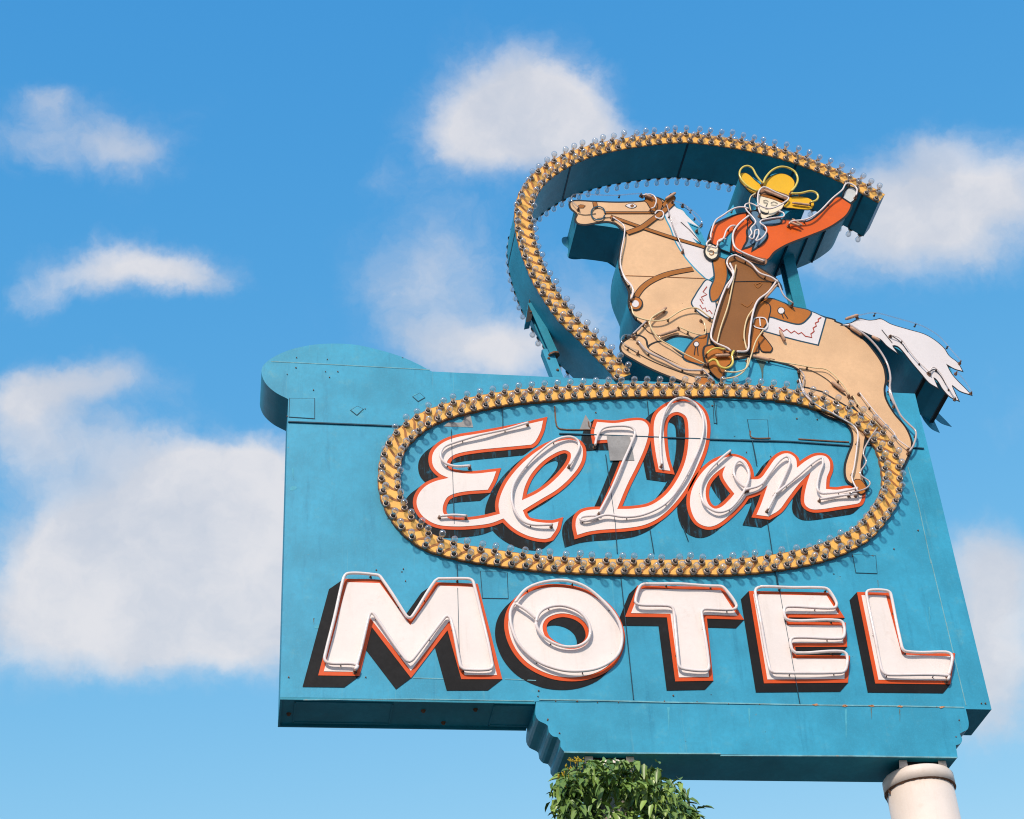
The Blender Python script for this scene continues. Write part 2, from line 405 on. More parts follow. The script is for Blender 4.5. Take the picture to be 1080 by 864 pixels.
def neon(name, k, s, parent, y=-.09, r=.0115, mat='tube', closed=False, base=0.0, clips=True, ends=True, wob=.006, clip_step=.42):
    """one glass tube standing off the sign face, with its clips and electrode ends as sub-part"""
    pts = tr(k, s) if isinstance(s, str) else s
    p = smooth(flat(pts, y), closed=closed, n=7)
    p = resample(p, .022, closed)
    if closed: p = p + [p[0]]
    path = [(q[0], y + wob * math.sin(i * .21 + q[0] * 3), q[1]) for i, q in enumerate(p)]
    V, F = [], []; 
    sweep(path, r, V, F, 8)
    o = mesh(name, V, F, mat, parent, smooth_=True)
    if clips:
        L_ = len(path) * .022; n = max(2, round(L_ / clip_step))
        for j in range(n):
            V, F = [], []; q = path[int((j + .5) / n * (len(path) - 1))]
            cyl((q[0], q[1] + .004, q[2]), (q[0] + .004, base, q[2] - .004), .0045, .0065, V, F, 6)
            cyl((q[0] - .012, q[1] + .010, q[2]), (q[0] + .012, q[1] + .010, q[2]), .0045, .0045, V, F, 6)
            cyl((q[0], base - .010, q[2]), (q[0], base, q[2]), .010, .012, V, F, 8)
            mesh('tube_clip', V, F, 'darkmetal', o)
    if ends and not closed:
        for q in (path[0], path[-1]):
            V, F = [], []
            cyl((q[0], q[1] - .004, q[2]), (q[0], base - .012, q[2]), r * .95, .011, V, F, 8)
            cyl((q[0], base - .014, q[2]), (q[0], base, q[2]), .018, .018, V, F, 10)
            mesh('tube_electrode', V, F, 'housing_metal', o)
    return o
def box_(name, k, s, y, th, mat, parent, side='teal_side', straight=False):
    return plate(name, [smooth(flat(tr(k, s), y), straight=straight)], y, th, mat, parent, side)
def painted(name, k, s, y, mat, parent, out=.015, th=.004, holes=(), omat='line'):
    pts = tr(k, s) if isinstance(s, str) else s
    lp = smooth(flat(pts, y)); hs = [smooth(flat(tr(k, h), y)) for h in holes]
    o = plate(name, [lp] + hs, y, th, mat, parent)
    if out: plate('painted_outline', [offset(lp, out * 1.5)], y + .0016, th - .0016 + .001, omat, o)
    return o

# ------------------------------------------------------------------ ground
def ground():
    m = bpy.data.materials.new('asphalt lot'); m.use_nodes = True; t = NT(m.node_tree); b = t.n['Principled BSDF']
    tc = t.node('ShaderNodeTexCoord').outputs['Object']; n = t.noise(tc, .35, 8, .7); n2 = t.noise(tc, 40, 4, .7)
    c = t.mix(t.ramp(n.outputs[0], .3, .7), (.085, .084, .08, 1), (.13, .125, .115, 1)); c = t.mix(t.math('MULTIPLY', n2.outputs[0], .4), c, (.05, .05, .05, 1))
    t.put(b.inputs['Base Color'], c); b.inputs['Roughness'].default_value = .9
    V = [(-1500, -1500, 0), (1500, -1500, 0), (1500, 1500, 0), (-1500, 1500, 0)]
    o = mesh('ground', V, [(0, 1, 2, 3)], m, None); o['kind'] = 'structure'
ground()

DEP = .52
# ------------------------------------------------------------------ sign cabinet
sign = thing('motel_sign', (.2, .26, 8.0), 'huge teal metal sign cabinet lettered El Don Motel inside a bulb-lined golden rope oval', 'sign')
zt, zb, xl, xr = 12.05, 8.485, -2.985, 3.36
drum = flat(tr('F', '190,350 130,318 85,275 68,225 80,192 130,155 200,125 300,103 400,97 500,103 600,125 700,155 780,190 845,225*'), 0)
drum_s = smooth(drum, closed=False, n=7)
cab = [(xl, zb), (xr, zb), (xr, zt)] + [(drum_s[-1][0], zt)] + drum_s[::-1][1:]
cab[-1] = (xl, drum_s[0][1])
plate('cabinet', [cab], 0, DEP, 'teal', sign, 'teal_side')
# skirt below
sk = flat(tr('N', '235,542* 233,590 245,612 265,622 280,632 284,655 300,672 318,676 328,690 328,712 345,732*') + tr('O', '900,752* 893,706* 913,698 917,680 908,662 920,655 938,645 942,622 936,590 930,565*'), -.003)
plate('lower_skirt', [smooth(sk)], -.003, DEP + .006, 'teal', sign, 'teal_side')
skz = flat(tr('O', '900,752'), 0)[0][1]
# frame lips round the underside of the left wing and access panels
V, F = [], []
def bx(x0, x1, y0, y1, z0, z1, V, F):
    b = len(V); V += [(x, y, z) for x in (x0, x1) for y in (y0, y1) for z in (z0, z1)]
    F += [tuple(b+i for i in f) for f in ((0,1,3,2), (4,6,7,5), (0,4,5,1), (2,3,7,6), (0,2,6,4), (1,5,7,3))]
xs = flat(tr('N', '235,540'), 0)[0][0]
bx(xl, xs - .01, .001, .018, zb - .022, zb, V, F); bx(xl, xs - .01, DEP - .02, DEP - .002, zb - .022, zb, V, F)
bx(xl + .001, xl + .02, .019, DEP - .021, zb - .022, zb, V, F)
mesh('underside_flange', V, F, 'teal_side', sign)
for x0, x1 in ((-2.86, -2.02), (-1.15, -.56)):
    V, F = [], []
    bx(x0, x1, .08, .44, zb - .006, zb, V, F)
    for a in (x0, x1 - .012): bx(a, a + .012, .07, .45, zb - .012, zb - .0065, V, F)
    bx(x0, x1, .062, .0795, zb - .012, zb, V, F); bx(x0, x1, .4405, .458, zb - .012, zb, V, F)
    mesh('underside_panel', V, F, 'teal_side', sign)
V, F = [], []
for x, y in ((-1.75, .2), (-1.55, .42), (-.45, .2), (-2.9, .3), (-1.3, .16)):
    V, F = [], []; cyl((x, y, zb - .02), (x, y, zb), .014, .022, V, F); mesh('underside_bolt', V, F, 'rust', sign)
# seams between the sheet metal panels
def seamlines(name, w, mat, segs, y=-.0145, th=.0145):
    return strokes(name, segs, w, y, mat, sign, th=th, straight=True)
seamlines('panel_seam', .012, 'seam', [tr('F', '190,451 560,466 740,474'), tr('K', '0,231 400,246 815,262 1080,270'), tr('L', '300,117 560,125 870,147'), tr('E', '330,292 640,312 668,314')])
seamlines('panel_seam', .005, 'seam', [tr('N', '552,15 580,280 606,530'), tr('M', '700,20 703,100'), tr('M', '703,130 712,500'), tr('O', '214,60 235,180 275,400 302,548'),
    tr('J', '540,70 542,205'), tr('J', '275,210 290,700'), tr('K', '240,340 290,700 300,850'), tr('K', '470,730 490,850'), tr('L', '360,120 385,250'), tr('L', '440,540 490,864'), tr('L', '0,560 30,640'),
    tr('K', '455,60 465,160'), tr('K', '800,60 815,180'), tr('K', '1000,270 1022,380')])
seamlines('panel_seam', .009, 'pale', [tr('F', '112,178 300,187 835,216'), tr('O', '798,0 850,215 932,555'), tr('E', '595,400 640,560 700,840')], y=-.003, th=.003)
seamlines('panel_seam', .012, 'pale', [tr('N', '248,532 460,535 720,542 1080,548'), tr('O', '0,545 300,552 700,557 925,562')], y=-.0075, th=.004)
seamlines('panel_seam', .008, 'pale', [tr('M', '0,640 500,636 1050,645'), tr('M', '500,540 690,545'), tr('M', '920,545 1060,552')], y=-.0035, th=.0035)
seamlines('edge_trim', .012, 'pale', [tr('V', '270,163 700,169 1080,171'), tr('O', '0,744 500,746 898,752')], y=-.008)
V, F = [], []
for k, s in (('F', '228,162 368,170 225,208 360,226 416,226 378,252 185,238 305,310 540,395 185,430'), ('O', '30,550 148,552 472,556 573,556 681,558 820,562 990,548 1005,548 905,612 893,675'),
             ('N', '245,500 310,540 392,540 468,545 548,545 278,612 325,662 756,518 846,542 722,540'), ('L', '590,10 697,14 455,205 330,185 985,722 880,722'), ('M', '332,50 455,45 465,100'),
             ('G', '128,42 362,42 885,100 915,170 950,212 1003,115'), ('E', '88,180 180,185 640,690 530,775 430,805'), ('K', '790,90 968,330 800,75 188,125')):
    for q in flat(tr(k, s), 0):
        V, F = [], []; rz = random.uniform(.005, .009); cyl((q[0], -.010, q[1]), (q[0], 0, q[1]), rz * .8, rz, V, F, 6); mesh('rivet', V, F, 'rust', sign)
for k, s, mt in (('F', '195,345* 312,345* 312,440* 192,432*', 'teal'), ('M', '805,52* 930,58* 935,180* 815,178*', 'teal'), ('F', '472,400* 505,380* 535,395* 503,425*', 'teal'),
             ('F', '755,338* 790,320* 815,343* 782,362*', 'teal'), ('K', '972,158* 1080,160* 1085,262* 990,258*', 'teal'), ('K', '795,85* 815,85* 818,180* 800,180*', 'teal'), ('O', '500,-20* 590,-15* 596,55* 513,52*', 'teal')):
    lp = smooth(flat(tr(k, s), -.006)); o = plate('access_panel', [offset(lp, -.006)], -.0068, .003, mt, sign)
    plate('panel_gap', [lp], -.0040, .0035, 'seam', o)
# bare metal repair patches
painted('bare_metal_patch', 'J', '375,140* 388,200* 235,195* 262,175 330,172 350,120', -.0032, 'steel', sign, out=0, th=.003)
painted('bare_metal_patch', 'K', '135,135* 165,180* 158,215* 105,212*', -.0062, 'steel', sign, out=0)
painted('metal_patch', 'K', '245,245* 365,245* 388,370* 262,372*', -.0185, 'steel', sign, out=0, th=.004)
strokes('conduit', [tr('L', '350,70 352,98 372,108 455,108'), tr('L', '600,112 720,120 862,128'), tr('K', '150,170 160,200 320,215'), tr('J', '810,90 820,190 840,208 1000,212')], .012, -.010, 'rust', sign, th=.009)
# rust and runoff stains with shapes of their own
painted('rust_stain', 'C', '850,530 905,545 893,580 890,640 884,655 880,600 866,560', -.0165, 'stain', sign, out=0, th=.002)

def blot(px, py, rx, ry, mat, y):
    rnd = random.Random(int(px * 31 + py)); pts = []
    for i in range(14):
        a = i * math.pi / 7; k = rnd.uniform(.55, 1.15); pts.append((px + math.cos(a) * rx * k, py + math.sin(a) * ry * k, False))
    return plate('rust_bloom', [smooth(flat(pts, y))], y, .0015, mat, sign, back=False)
for q in tr('O', '472,556 573,556 681,558 360,552 840,561') + tr('N', '310,540 392,541 548,545'): 
    if q[0] > 840: blot(q[0], q[1], 3.4, 1.2, 'rust_bloom', -.0088)
for q, rx, ry in (((334, 661), 3, 2), ((309, 515), 4, 2.5), ((376, 433), 8, 3.2), ((441, 418), 6, 3), ((345, 722), 6, 2)):
    blot(q[0], q[1], rx, ry, 'faded', -.0016)
def drip(px, py, ln, w, mat, y=-.0024):
    rnd = random.Random(int(px * 7 + py)); a = flat([(px, py), (px + .02 * ln, py + ln)], y); n = 9; l, r_ = [], []
    for i in range(n):
        t = i / (n - 1); x = a[0][0] + (a[1][0] - a[0][0]) * t + rnd.uniform(-.002, .002); z = a[0][1] + (a[1][1] - a[0][1]) * t; ww = w * (1 - t * .85) * rnd.uniform(.6, 1.1)
        l.append((x - ww/2, z)); r_.append((x + ww/2, z))
    plate('rust_drip', [l + r_[::-1]], y, .0012, mat, sign, back=False)
for d in ((331, 652, 7, .010, 'rust_drip'), (309, 494, 12, .014, 'faded'), (926, 612, 8, .008, 'rust_drip'), (980, 640, 18, .014, 'faded'), (313, 420, 14, .012, 'faded')):
    drip(*d)
for d in ((705, 746, 24, .03, 'faded'), (892, 748, 30, .03, 'faded'), (919, 747, 12, .010, 'rust_drip'), (949, 748, 14, .009, 'rust_drip'), (790, 747, 20, .022, 'faded')):
    drip(*d, y=-.0052)
# ---- letters
def letter(name, k, s, holes, bw, vec, y0=0.0, shadow_mat='black'):
    lp = dedup(ccw(smooth(flat(tr(k, s), -.013)))); hs = [dedup(ccw(smooth(flat(tr(k, h), -.013)))) for h in holes]
    o = plate(name, [lp] + hs, -.013, .004, 'white', sign)
    ol = offset(lp, bw); oh = [offset(h, -bw) for h in hs]
    plate('orange_border', [ol] + oh, -.009, .0042, 'orange', o)
    a = P(600, 600); b = P(600 + vec[0], 600 + vec[1]); vx, vz = b.x - a.x, b.z - a.z
    V, F = [], []; k2 = 0
    for L_, sg in [(ol, 1)] + [(h, -1) for h in oh]:
        N = len(L_)
        for i in range(N):
            p, q = L_[i], L_[(i+1) % N]; nx, nz = (q[1]-p[1]) * sg, -(q[0]-p[0]) * sg
            if nx * vx + nz * vz <= 1e-7: continue
            yy = -.0048 + (k2 % 13) * .00012; k2 += 1; b0 = len(V)
            V += [(p[0], yy, p[1]), (q[0], yy, q[1]), (q[0]+vx, yy, q[1]+vz), (p[0]+vx, yy, p[1]+vz)]
            F.append((b0, b0+1, b0+2, b0+3) if sg < 0 else (b0+3, b0+2, b0+1, b0))
    mesh('black_drop_shadow', V, F, shadow_mat, o)
    return o
mt = (-9.2, 8.6)
lm = letter('letter_m', 'M', '200,104* 347,108* 487,300* 614,120* 780,126* 882,527* 735,527* 665,280* 490,508* 302,264* 240,512* 93,510*', [], .038, (-14, 10.5))
lo = letter('letter_o', 'N', '300,106 400,118 480,158 533,215 558,290 543,360 500,410 440,438 370,448 290,437 210,398 158,340 132,270 135,210 165,158 220,120',
            ['260,255 278,222 330,205 385,215 425,245 440,290 425,322 380,340 325,333 275,300'], .037, (-9, 8))
lt = letter('letter_t', 'N', '632,112* 936,117* 1000,214* 868,210* 892,446* 778,448* 746,206* 596,204*', [], .037, mt)
le = letter('letter_e', 'O', '124,132* 403,138* 448,208* 243,206* 252,250* 462,252* 466,318* 268,318* 273,376* 476,378* 470,454* 178,456*', [], .036, mt)
ll = letter('letter_l', 'O', '535,136* 628,138* 688,362* 874,368* 860,460* 600,457*', [], .036, mt)
sv = (-10.5, 8.5)
lel = letter('script_letters_el', 'J', '750,165* 737,220 708,275 688,290* 560,302 400,318 300,338 260,365 252,395 276,426 380,440 507,428* 490,475 464,523* 340,533 262,556 234,600 234,645 268,674 330,681 430,671 526,648* '
             '520,600 535,540 575,465 650,380 740,310 820,275 880,264 930,275 955,312 947,380 900,450 825,520 740,572 645,630* 668,674 720,690 800,695 830,688* 820,725 790,770* 760,778 700,770 640,748 590,716 545,672* '
             '480,696 400,708 300,713 200,703 130,663 98,610 100,560 135,510 190,480 262,462* 215,440 182,402 176,350 195,310 240,275 310,250 400,235 540,210 640,190',
             ['640,578* 655,510 690,440 750,375 820,330 865,318 893,335 888,375 850,430 790,490 720,540'], .034, sv, shadow_mat='hatch')
ld = letter('script_letter_d', 'K', '195,172* 290,178 370,166 430,166 458,190 462,230 440,310 400,400 350,500 299,623* 380,621 470,604 550,550 610,470 650,380 667,290 668,200 656,145 615,121 575,130 548,165 541,220 546,300 556,365 574,425* '
            '515,417* 500,340 490,260 490,180 507,130 550,92 600,72 650,66 700,76 742,112 762,165 764,230 750,310 715,400 665,500 600,590 520,665 440,705 340,722 220,730 150,740 93,757* 84,710 90,668 115,640 160,627 225,625* '
            '265,540 318,410 350,320 362,264* 250,264 187,268* 180,225', [], .034, sv, shadow_mat='hatch')
lon = letter('script_letters_on', 'L', '350,322* 400,318 440,270 480,215 520,190 555,190 585,214 592,262* 640,225 690,200 738,202 760,228 762,270 746,315 742,372* 800,376 860,368 930,380* 928,415 915,443 880,452 800,464 720,476 665,476 635,455 630,415 642,350 664,284* '
             '605,342 545,420 500,480 445,514* 382,506* 408,445 440,352* 400,382 330,408* 300,450 240,510 180,555 130,567 80,547 50,500 38,440 50,370 90,300 150,240 215,210 270,204 320,225 345,265 352,300',
             ['222,252* 207,300 228,345 268,397* 240,430 200,465 165,474 133,450 119,395 130,340 165,295'], .034, sv, shadow_mat='hatch')
# neon on the letters
YT = -.055
neon('neon_tube', 'M', '235,504 248,486 225,476 118,472 97,458 100,430 140,270 182,90 200,66 340,70 356,84 470,258 485,268 498,256 600,98 615,88 755,90 774,104 862,482 850,500 732,500 717,488 672,272 655,256 640,268 498,458 485,468 470,462 322,252 310,242 300,255 265,400 238,500', lm, YT, r=.0145)
neon('neon_tube', 'N', '155,165 200,112 270,84 350,82 430,108 500,168 550,240 562,310 540,368 480,410 410,425 330,420 240,385 170,320 140,250 138,200', lo, YT, r=.0145, closed=True)
neon('neon_tube', 'N', '235,240 250,202 290,179 340,175 400,200 438,250 435,300 395,328 330,328 270,300 241,265', lo, YT, r=.0145, closed=True)
neon('neon_tube', 'N', '157,168 200,196 236,226', lo, YT, r=.0145, clips=False, ends=False)
neon('neon_tube', 'N', '652,92 935,102 950,110 997,176 985,190 872,188 863,198 893,408 883,422 790,415 777,402 758,192 746,178 626,174 612,162 630,102', lt, YT, r=.0145, closed=True)
neon('neon_tube', 'O', '150,105 395,110 412,118 442,168 432,184 252,181 241,190 245,222 260,231 450,232 466,242 471,282 460,299 278,298 265,308 272,344 284,354 462,350 480,362 478,410 462,428 205,431 188,418 133,130 134,112', le, YT, r=.0145, closed=True)
neon('neon_tube', 'O', '862,458 868,442 640,438 622,432 610,410 556,140 556,122 570,117 630,120 646,130 688,335 700,350 855,353 876,362 878,385 866,440', ll, YT, r=.0145)
neon('neon_tube', 'J', '372,398 290,402 240,385 218,350 235,305 290,278 380,252 480,228 580,203 672,178', lel, -.050, r=.013)
neon('neon_tube', 'J', '215,658 280,654 352,660', lel, -.050, r=.013, clips=False)
neon('neon_tube', 'J', '886,398 915,350 938,295 925,262 885,249 820,265 740,320 660,400 600,490 586,560 600,625 640,680 700,704 795,706', lel, -.050, r=.013)
neon('neon_tube', 'K', '185,292 195,250 225,205 290,195 370,200 392,222 380,265 330,380 270,520 206,642', ld, -.050, r=.013)
neon('neon_tube', 'K', '196,658 120,662 104,675 130,684 180,672 240,655 330,664 440,650 540,602 620,510 700,360 740,250 742,150 712,84 652,47 590,60 542,130 524,220 524,320 530,395', ld, -.050, r=.013)
neon('neon_tube', 'K', '885,322 830,368 770,430 736,500 736,565 762,612 820,640 880,622 930,570 968,505 982,440 962,392 932,372 906,400 906,450 940,500 978,520', lon, -.050, r=.013)
neon('neon_tube', 'L', '325,378 400,352 450,290 500,228 540,205 556,225 530,300 440,480', lon, -.050, r=.013)
neon('neon_tube', 'L', '480,398 600,300 680,232 722,210 728,235 706,300 696,375 722,398 905,368', lon, -.050, r=.013)
neon('neon_tube', 'L', '712,425 800,408 900,400', lon, -.050, r=.013, clips=False)

# ------------------------------------------------------------------ bulbs
def bulb_meshes():
    bm = bmesh.new(); seg = 12
    prof = [(.0150, -.014), (.0160, -.045), (.021, -.062), (.029, -.080), (.0335, -.099), (.0305, -.118), (.019, -.130), (.0, -.135)]
    V, F = [], []
    for r, y in prof[:-1]:
        for k in range(seg): a = 2*math.pi*k/seg; V.append((r*math.cos(a), y, r*math.sin(a)))
    V.append((0, prof[-1][1], 0))
    for i in range(len(prof) - 2):
        for k in range(seg): a, b = i*seg+k, i*seg+(k+1) % seg; F.append((a, a+seg, b+seg, b))
    for k in range(seg): F.append(((len(prof)-2)*seg+k, len(V)-1, (len(prof)-2)*seg+(k+1) % seg))
    gm = bpy.data.meshes.new('light_bulb'); gm.from_pydata(V, [], F)
    for p in gm.polygons: p.use_smooth = True
    gm.materials.append(M['glass'])
    # socket: flange ring, cup wall, dark bore, brass screw base of the bulb
    V, F, fm = [], [], []
    rings = [(.035, 0), (.035, -.006), (.032, -.011), (.031, -.020), (.0225, -.021), (.0200, -.004), (.0, -.004)]
    for r, y in rings[:-1]:
        for k in range(seg): a = 2*math.pi*k/seg; V.append((r*math.cos(a), y, r*math.sin(a)))
    c = len(V); V.append((0, -.012, 0))
    for i in range(len(rings) - 2):
        for k in range(seg): a, b = i*seg+k, i*seg+(k+1) % seg; F.append((a, a+seg, b+seg, b)); fm.append(1 if i >= 4 else 0)
    for k in range(seg): F.append(((len(rings)-2)*seg+k, c, (len(rings)-2)*seg+(k+1) % seg)); fm.append(1)
    b0 = len(V)
    for r, y in ((.0120, -.005), (.0120, -.022), (.0045, -.026), (.003, -.075)):
        for k in range(8): a = 2*math.pi*k/8; V.append((r*math.cos(a), y, r*math.sin(a)))
    for i in range(3):
        for k in range(8): a, b = b0+i*8+k, b0+i*8+(k+1) % 8; F.append((a, a+8, b+8, b)); fm.append(1 if i < 2 else 0)
    sm = bpy.data.meshes.new('bulb_socket'); sm.from_pydata(V, [], F)
    for p, k in zip(sm.polygons, fm): p.material_index = k; p.use_smooth = True
    sm.materials.append(M['socket']); sm.materials.append(M['socket_in'])
    return gm, sm
GM, SM = bulb_meshes()
def bulbs(spots, parent, limit=100, name='light_bulb', extra=()):
    L_ = loc_of(parent); rnd = random.Random(3); pend = list(extra)
    for i, (x, y, z) in enumerate(spots):
        if i >= limit: pend.append((x, y, z, 1)); continue
        o = bpy.data.objects.new(name, GM); COL.objects.link(o); o.parent = parent
        o.location = Vector((x, y, z)) - L_; o.rotation_euler = (rnd.uniform(-.22, .14), rnd.uniform(0, 3), rnd.uniform(-.18, .18))
        s_ = bpy.data.objects.new('bulb_socket', SM); COL.objects.link(s_); s_.parent = o
    if pend:
        V, F, fm, sm = [], [], [], []
        for (x, y, z, d) in pend:
            for me, k0 in ((GM, 0), (SM, 1)):
                b = len(V); V += [(x + v.co.x, y + d * v.co.y, z + v.co.z) for v in me.vertices]
                for p in me.polygons:
                    F.append(tuple(b + v for v in (p.vertices if d > 0 else reversed(p.vertices)))); fm.append(k0 + p.material_index)
        o = mesh('light_bulbs', V, F, ['glass', 'socket', 'socket_in'], parent, smooth_=True, fm=fm); o['kind'] = 'stuff'
def rope(ctr, closed, y, parent, name, step=.13, thick=.036, box_mat='edge', stagger=.5, wmin=.052, wmax=.073):
    """golden rope band along a centre line, its painted strands, and the two rows of bulb spots"""
    p = resample(ctr, .03, closed); n = len(p)
    def fr(i):
        a = p[(i-1) % n] if closed else p[max(0, i-1)]; b = p[(i+1) % n] if closed else p[min(n-1, i+1)]
        t = (b[0]-a[0], b[1]-a[1]); l = math.hypot(*t) or 1; t = (t[0]/l, t[1]/l)
        return t, (-t[1], t[0]), wmin + (wmax - wmin) * abs(t[1]) ** 1.3
    def edge(sgn, ext, scal):
        o = []
        for i in range(n):
            t, nn, w = fr(i); ww = w + ext + scal * abs(math.sin(i * .03 / step * math.pi + (.8 if sgn > 0 else 0)))
            o.append((p[i][0] + sgn*nn[0]*ww, p[i][1] + sgn*nn[1]*ww))
        return o
    def strip(ext, scal, yy, th, mat, nm, par, back=True):
        a, b = edge(1, ext, scal), edge(-1, ext, scal); V, F = [], []; m = len(a)
        for l in (a, b): V += [(q[0], yy, q[1]) for q in l]
        for l in (a, b): V += [(q[0], yy + th, q[1]) for q in l]
        for i in range(m if closed else m - 1):
            j = (i+1) % m
            F += [(i, i+m, j+m, j), (i+2*m, j+2*m, j+3*m, i+3*m), (i, j, j+2*m, i+2*m), (i+m, i+3*m, j+3*m, j+m)]
        if not closed: F += [(0, 2*m, 3*m, m), (m-1, 2*m-1, 4*m-1, 3*m-1)]
        o = mesh(nm, V, F, mat, par)
        b_ = bmesh.new(); b_.from_mesh(o.data); bmesh.ops.recalc_face_normals(b_, faces=b_.faces); b_.to_mesh(o.data); b_.free()
        return o
    band = strip(.016, .010, y - .004, .006, 'rope', name, parent)
    strip(.024, .010, y, thick, box_mat, 'rope_edge', band)
    # strands: dark S-shaped strokes, one per bulb step
    tot = n * .03; V, F = [], []; m = max(4, round(tot / step)); ds = tot / m
    def at(s):
        f = s / .03; i = int(f); fr_ = f - i
        if closed: i %= n; j = (i+1) % n
        else: i = max(0, min(n-2, i)); j = i+1
        t, nn, w = fr(i); return (p[i][0]+(p[j][0]-p[i][0])*fr_, p[i][1]+(p[j][1]-p[i][1])*fr_), t, nn, w
    for k in range(m if closed else m - 1):
        s0 = (k + .5) * ds; pts = []
        for q in range(9):
            u = -1 + q / 4; s = s0 + .042 * (u + .35 * math.sin(u * 3.1))
            c, t, nn, w = at(s if closed else max(.01, min(tot - .04, s))); pts.append((c[0] + nn[0]*u*(w+.012), c[1] + nn[1]*u*(w+.012)))
        N = len(pts); b0 = len(V); yy = y - .0065
        lw = [.008 + .013 * math.sin(math.pi * i / (N-1)) + .006 * (random.random()) for i in range(N)]
        a_, b_ = [], []
        for i in range(N):
            q0, q1 = pts[max(0, i-1)], pts[min(N-1, i+1)]; t = (q1[0]-q0[0], q1[1]-q0[1]); l = math.hypot(*t) or 1
            a_.append((pts[i][0]-t[1]/l*lw[i]/2, pts[i][1]+t[0]/l*lw[i]/2)); b_.append((pts[i][0]+t[1]/l*lw[i]/2, pts[i][1]-t[0]/l*lw[i]/2))
        V += [(q[0], yy, q[1]) for q in a_] + [(q[0], yy, q[1]) for q in b_]
        F += [(b0+i, b0+i+N, b0+i+1+N, b0+i+1) for i in range(N-1)]
    mesh('rope_strands', V, F, 'strand', band)
    up_, lo_ = [], []
    for k in range(m if closed else m):
        for sg, st, L_ in ((1, 0, up_), (-1, .25, lo_)):
            s = (k + st + .15) * ds
            if not closed and s > tot - .05: continue
            c, t, nn, w = at(s); L_.append((c[0] + sg*nn[0]*w, y - .006, c[1] + sg*nn[1]*w))
    return up_, lo_, p
# oval
ov = [(410.5,508,0),(413,482,0),(424,462,0),(452,441,0),(491,428,0),(540,419,0),(590,415,0),(650,412,0),(710,411.5,0),(775,412,0),(832,417,0),(860,424,0),(885,433,0),(908,445,0),(924,459,0),(935,476,0),(941,508,0),(935,530,0),
      (914,558,0),(899,569,0),(871,581.5,0),(834,590.5,0),(781,597.5,0),(724,598.5,0),(655,598,0),(600,596,0),(565,593.5,0),(521,588,0),(480,580.5,0),(450,570,0),(428,551,0),(415,530,0)]
oc = smooth(flat(ov, -.034), n=8)
u1, l1, _ = rope(oc, True, -.034, sign, 'rope_oval')
inter = [b for pr in zip(u1, l1) for b in pr]
front_first = sorted(inter, key=lambda b: (b[0] - CAM.x) ** 2 + b[2] ** 2 * 1.0)
bulbs(front_first, sign)

# ------------------------------------------------------------------ lasso
lasso = thing('lasso_loop', (P(600, 400).x, .26, zt), 'big golden rope lasso loop with teal sides and bulbs swirling above the sign cabinet', 'lasso')
lc = tr('I', '742,745 700,690 610,600 520,508 420,412 340,300 278,200 238,110 205,20') + tr('H', '180,670 174,560 200,458 262,372 350,305 450,252 560,212') + tr('H', '720,175 900,150 1060,138') + tr('U', '150,110 300,130 450,160 600,205 750,264 870,325 955,372')
ly = -.02
lcs = smooth(flat(lc, ly), closed=False, n=8)
u2, l2, lp_ = rope(lcs, False, ly, lasso, 'rope_band', step=.125, thick=.004, wmin=.05, wmax=.07)
def ribbon_box(ctr, hw, y0, y1, mat, parent, name, endmat):
    p = resample(ctr, .04); n = len(p); V, F, fm = [], [], []
    for i in range(n):
        a, b = p[max(0, i-1)], p[min(n-1, i+1)]; t = (b[0]-a[0], b[1]-a[1]); l = math.hypot(*t); w = hw(abs(t[1]/l))
        nx, nz = -t[1]/l*w, t[0]/l*w
        V += [(p[i][0]+nx, y0, p[i][1]+nz), (p[i][0]-nx, y0, p[i][1]-nz), (p[i][0]-nx, y1, p[i][1]-nz), (p[i][0]+nx, y1, p[i][1]+nz)]
    for i in range(n - 1):
        for k in range(4): a, b = i*4+k, i*4+(k+1) % 4; F.append((a, a+4, b+4, b)); fm.append(0)
    F += [(0, 1, 2, 3), tuple((n-1)*4+k for k in (3, 2, 1, 0))]; fm += [0, 1]
    o = mesh(name, V, F, [mat, endmat], parent, fm=fm)
    b_ = bmesh.new(); b_.from_mesh(o.data); bmesh.ops.recalc_face_normals(b_, faces=b_.faces); b_.to_mesh(o.data); b_.free()
    return o
hwf = lambda tz: .052 + .021 * tz ** 1.3 + .018
lb = ribbon_box(lcs, hwf, ly + .005, DEP + .02, 'teal_side', lasso, 'teal_channel', 'pale_side')
# sheet joints on the channel
V, F = [], []; pr = resample(lcs, .04)
for f in (.3, .47, .68, .86, .975):
    i = int(f * (len(pr) - 1)); a, b = pr[i-1], pr[i+1]; t = Vector((b[0]-a[0], 0, b[1]-a[1])).normalized(); nn = Vector((-t.z, 0, t.x)); w = hwf(abs(t.z)) + .003
    c = Vector((pr[i][0], 0, pr[i][1])); q = [c - nn*w - t*.012, c - nn*w + t*.012, c + nn*w + t*.012, c + nn*w - t*.012]
    V, F = [], []; b0 = 0; V += [(v.x, .0, v.z) for v in q] + [(v.x, DEP + .015, v.z) for v in q]
    F += [(b0, b0+1, b0+5, b0+4), (b0+1, b0+2, b0+6, b0+5), (b0+2, b0+3, b0+7, b0+6), (b0+3, b0, b0+4, b0+7), (b0+4, b0+5, b0+6, b0+7), (b0+3, b0+2, b0+1, b0)]; mesh('channel_joint', V, F, 'seam', lb)
bulbs([b for pr_ in zip(u2, l2) for b in pr_][::-1], lasso, extra=[(b[0], DEP + .02, b[2], -1) for b in u2[::1] + l2[::1]])

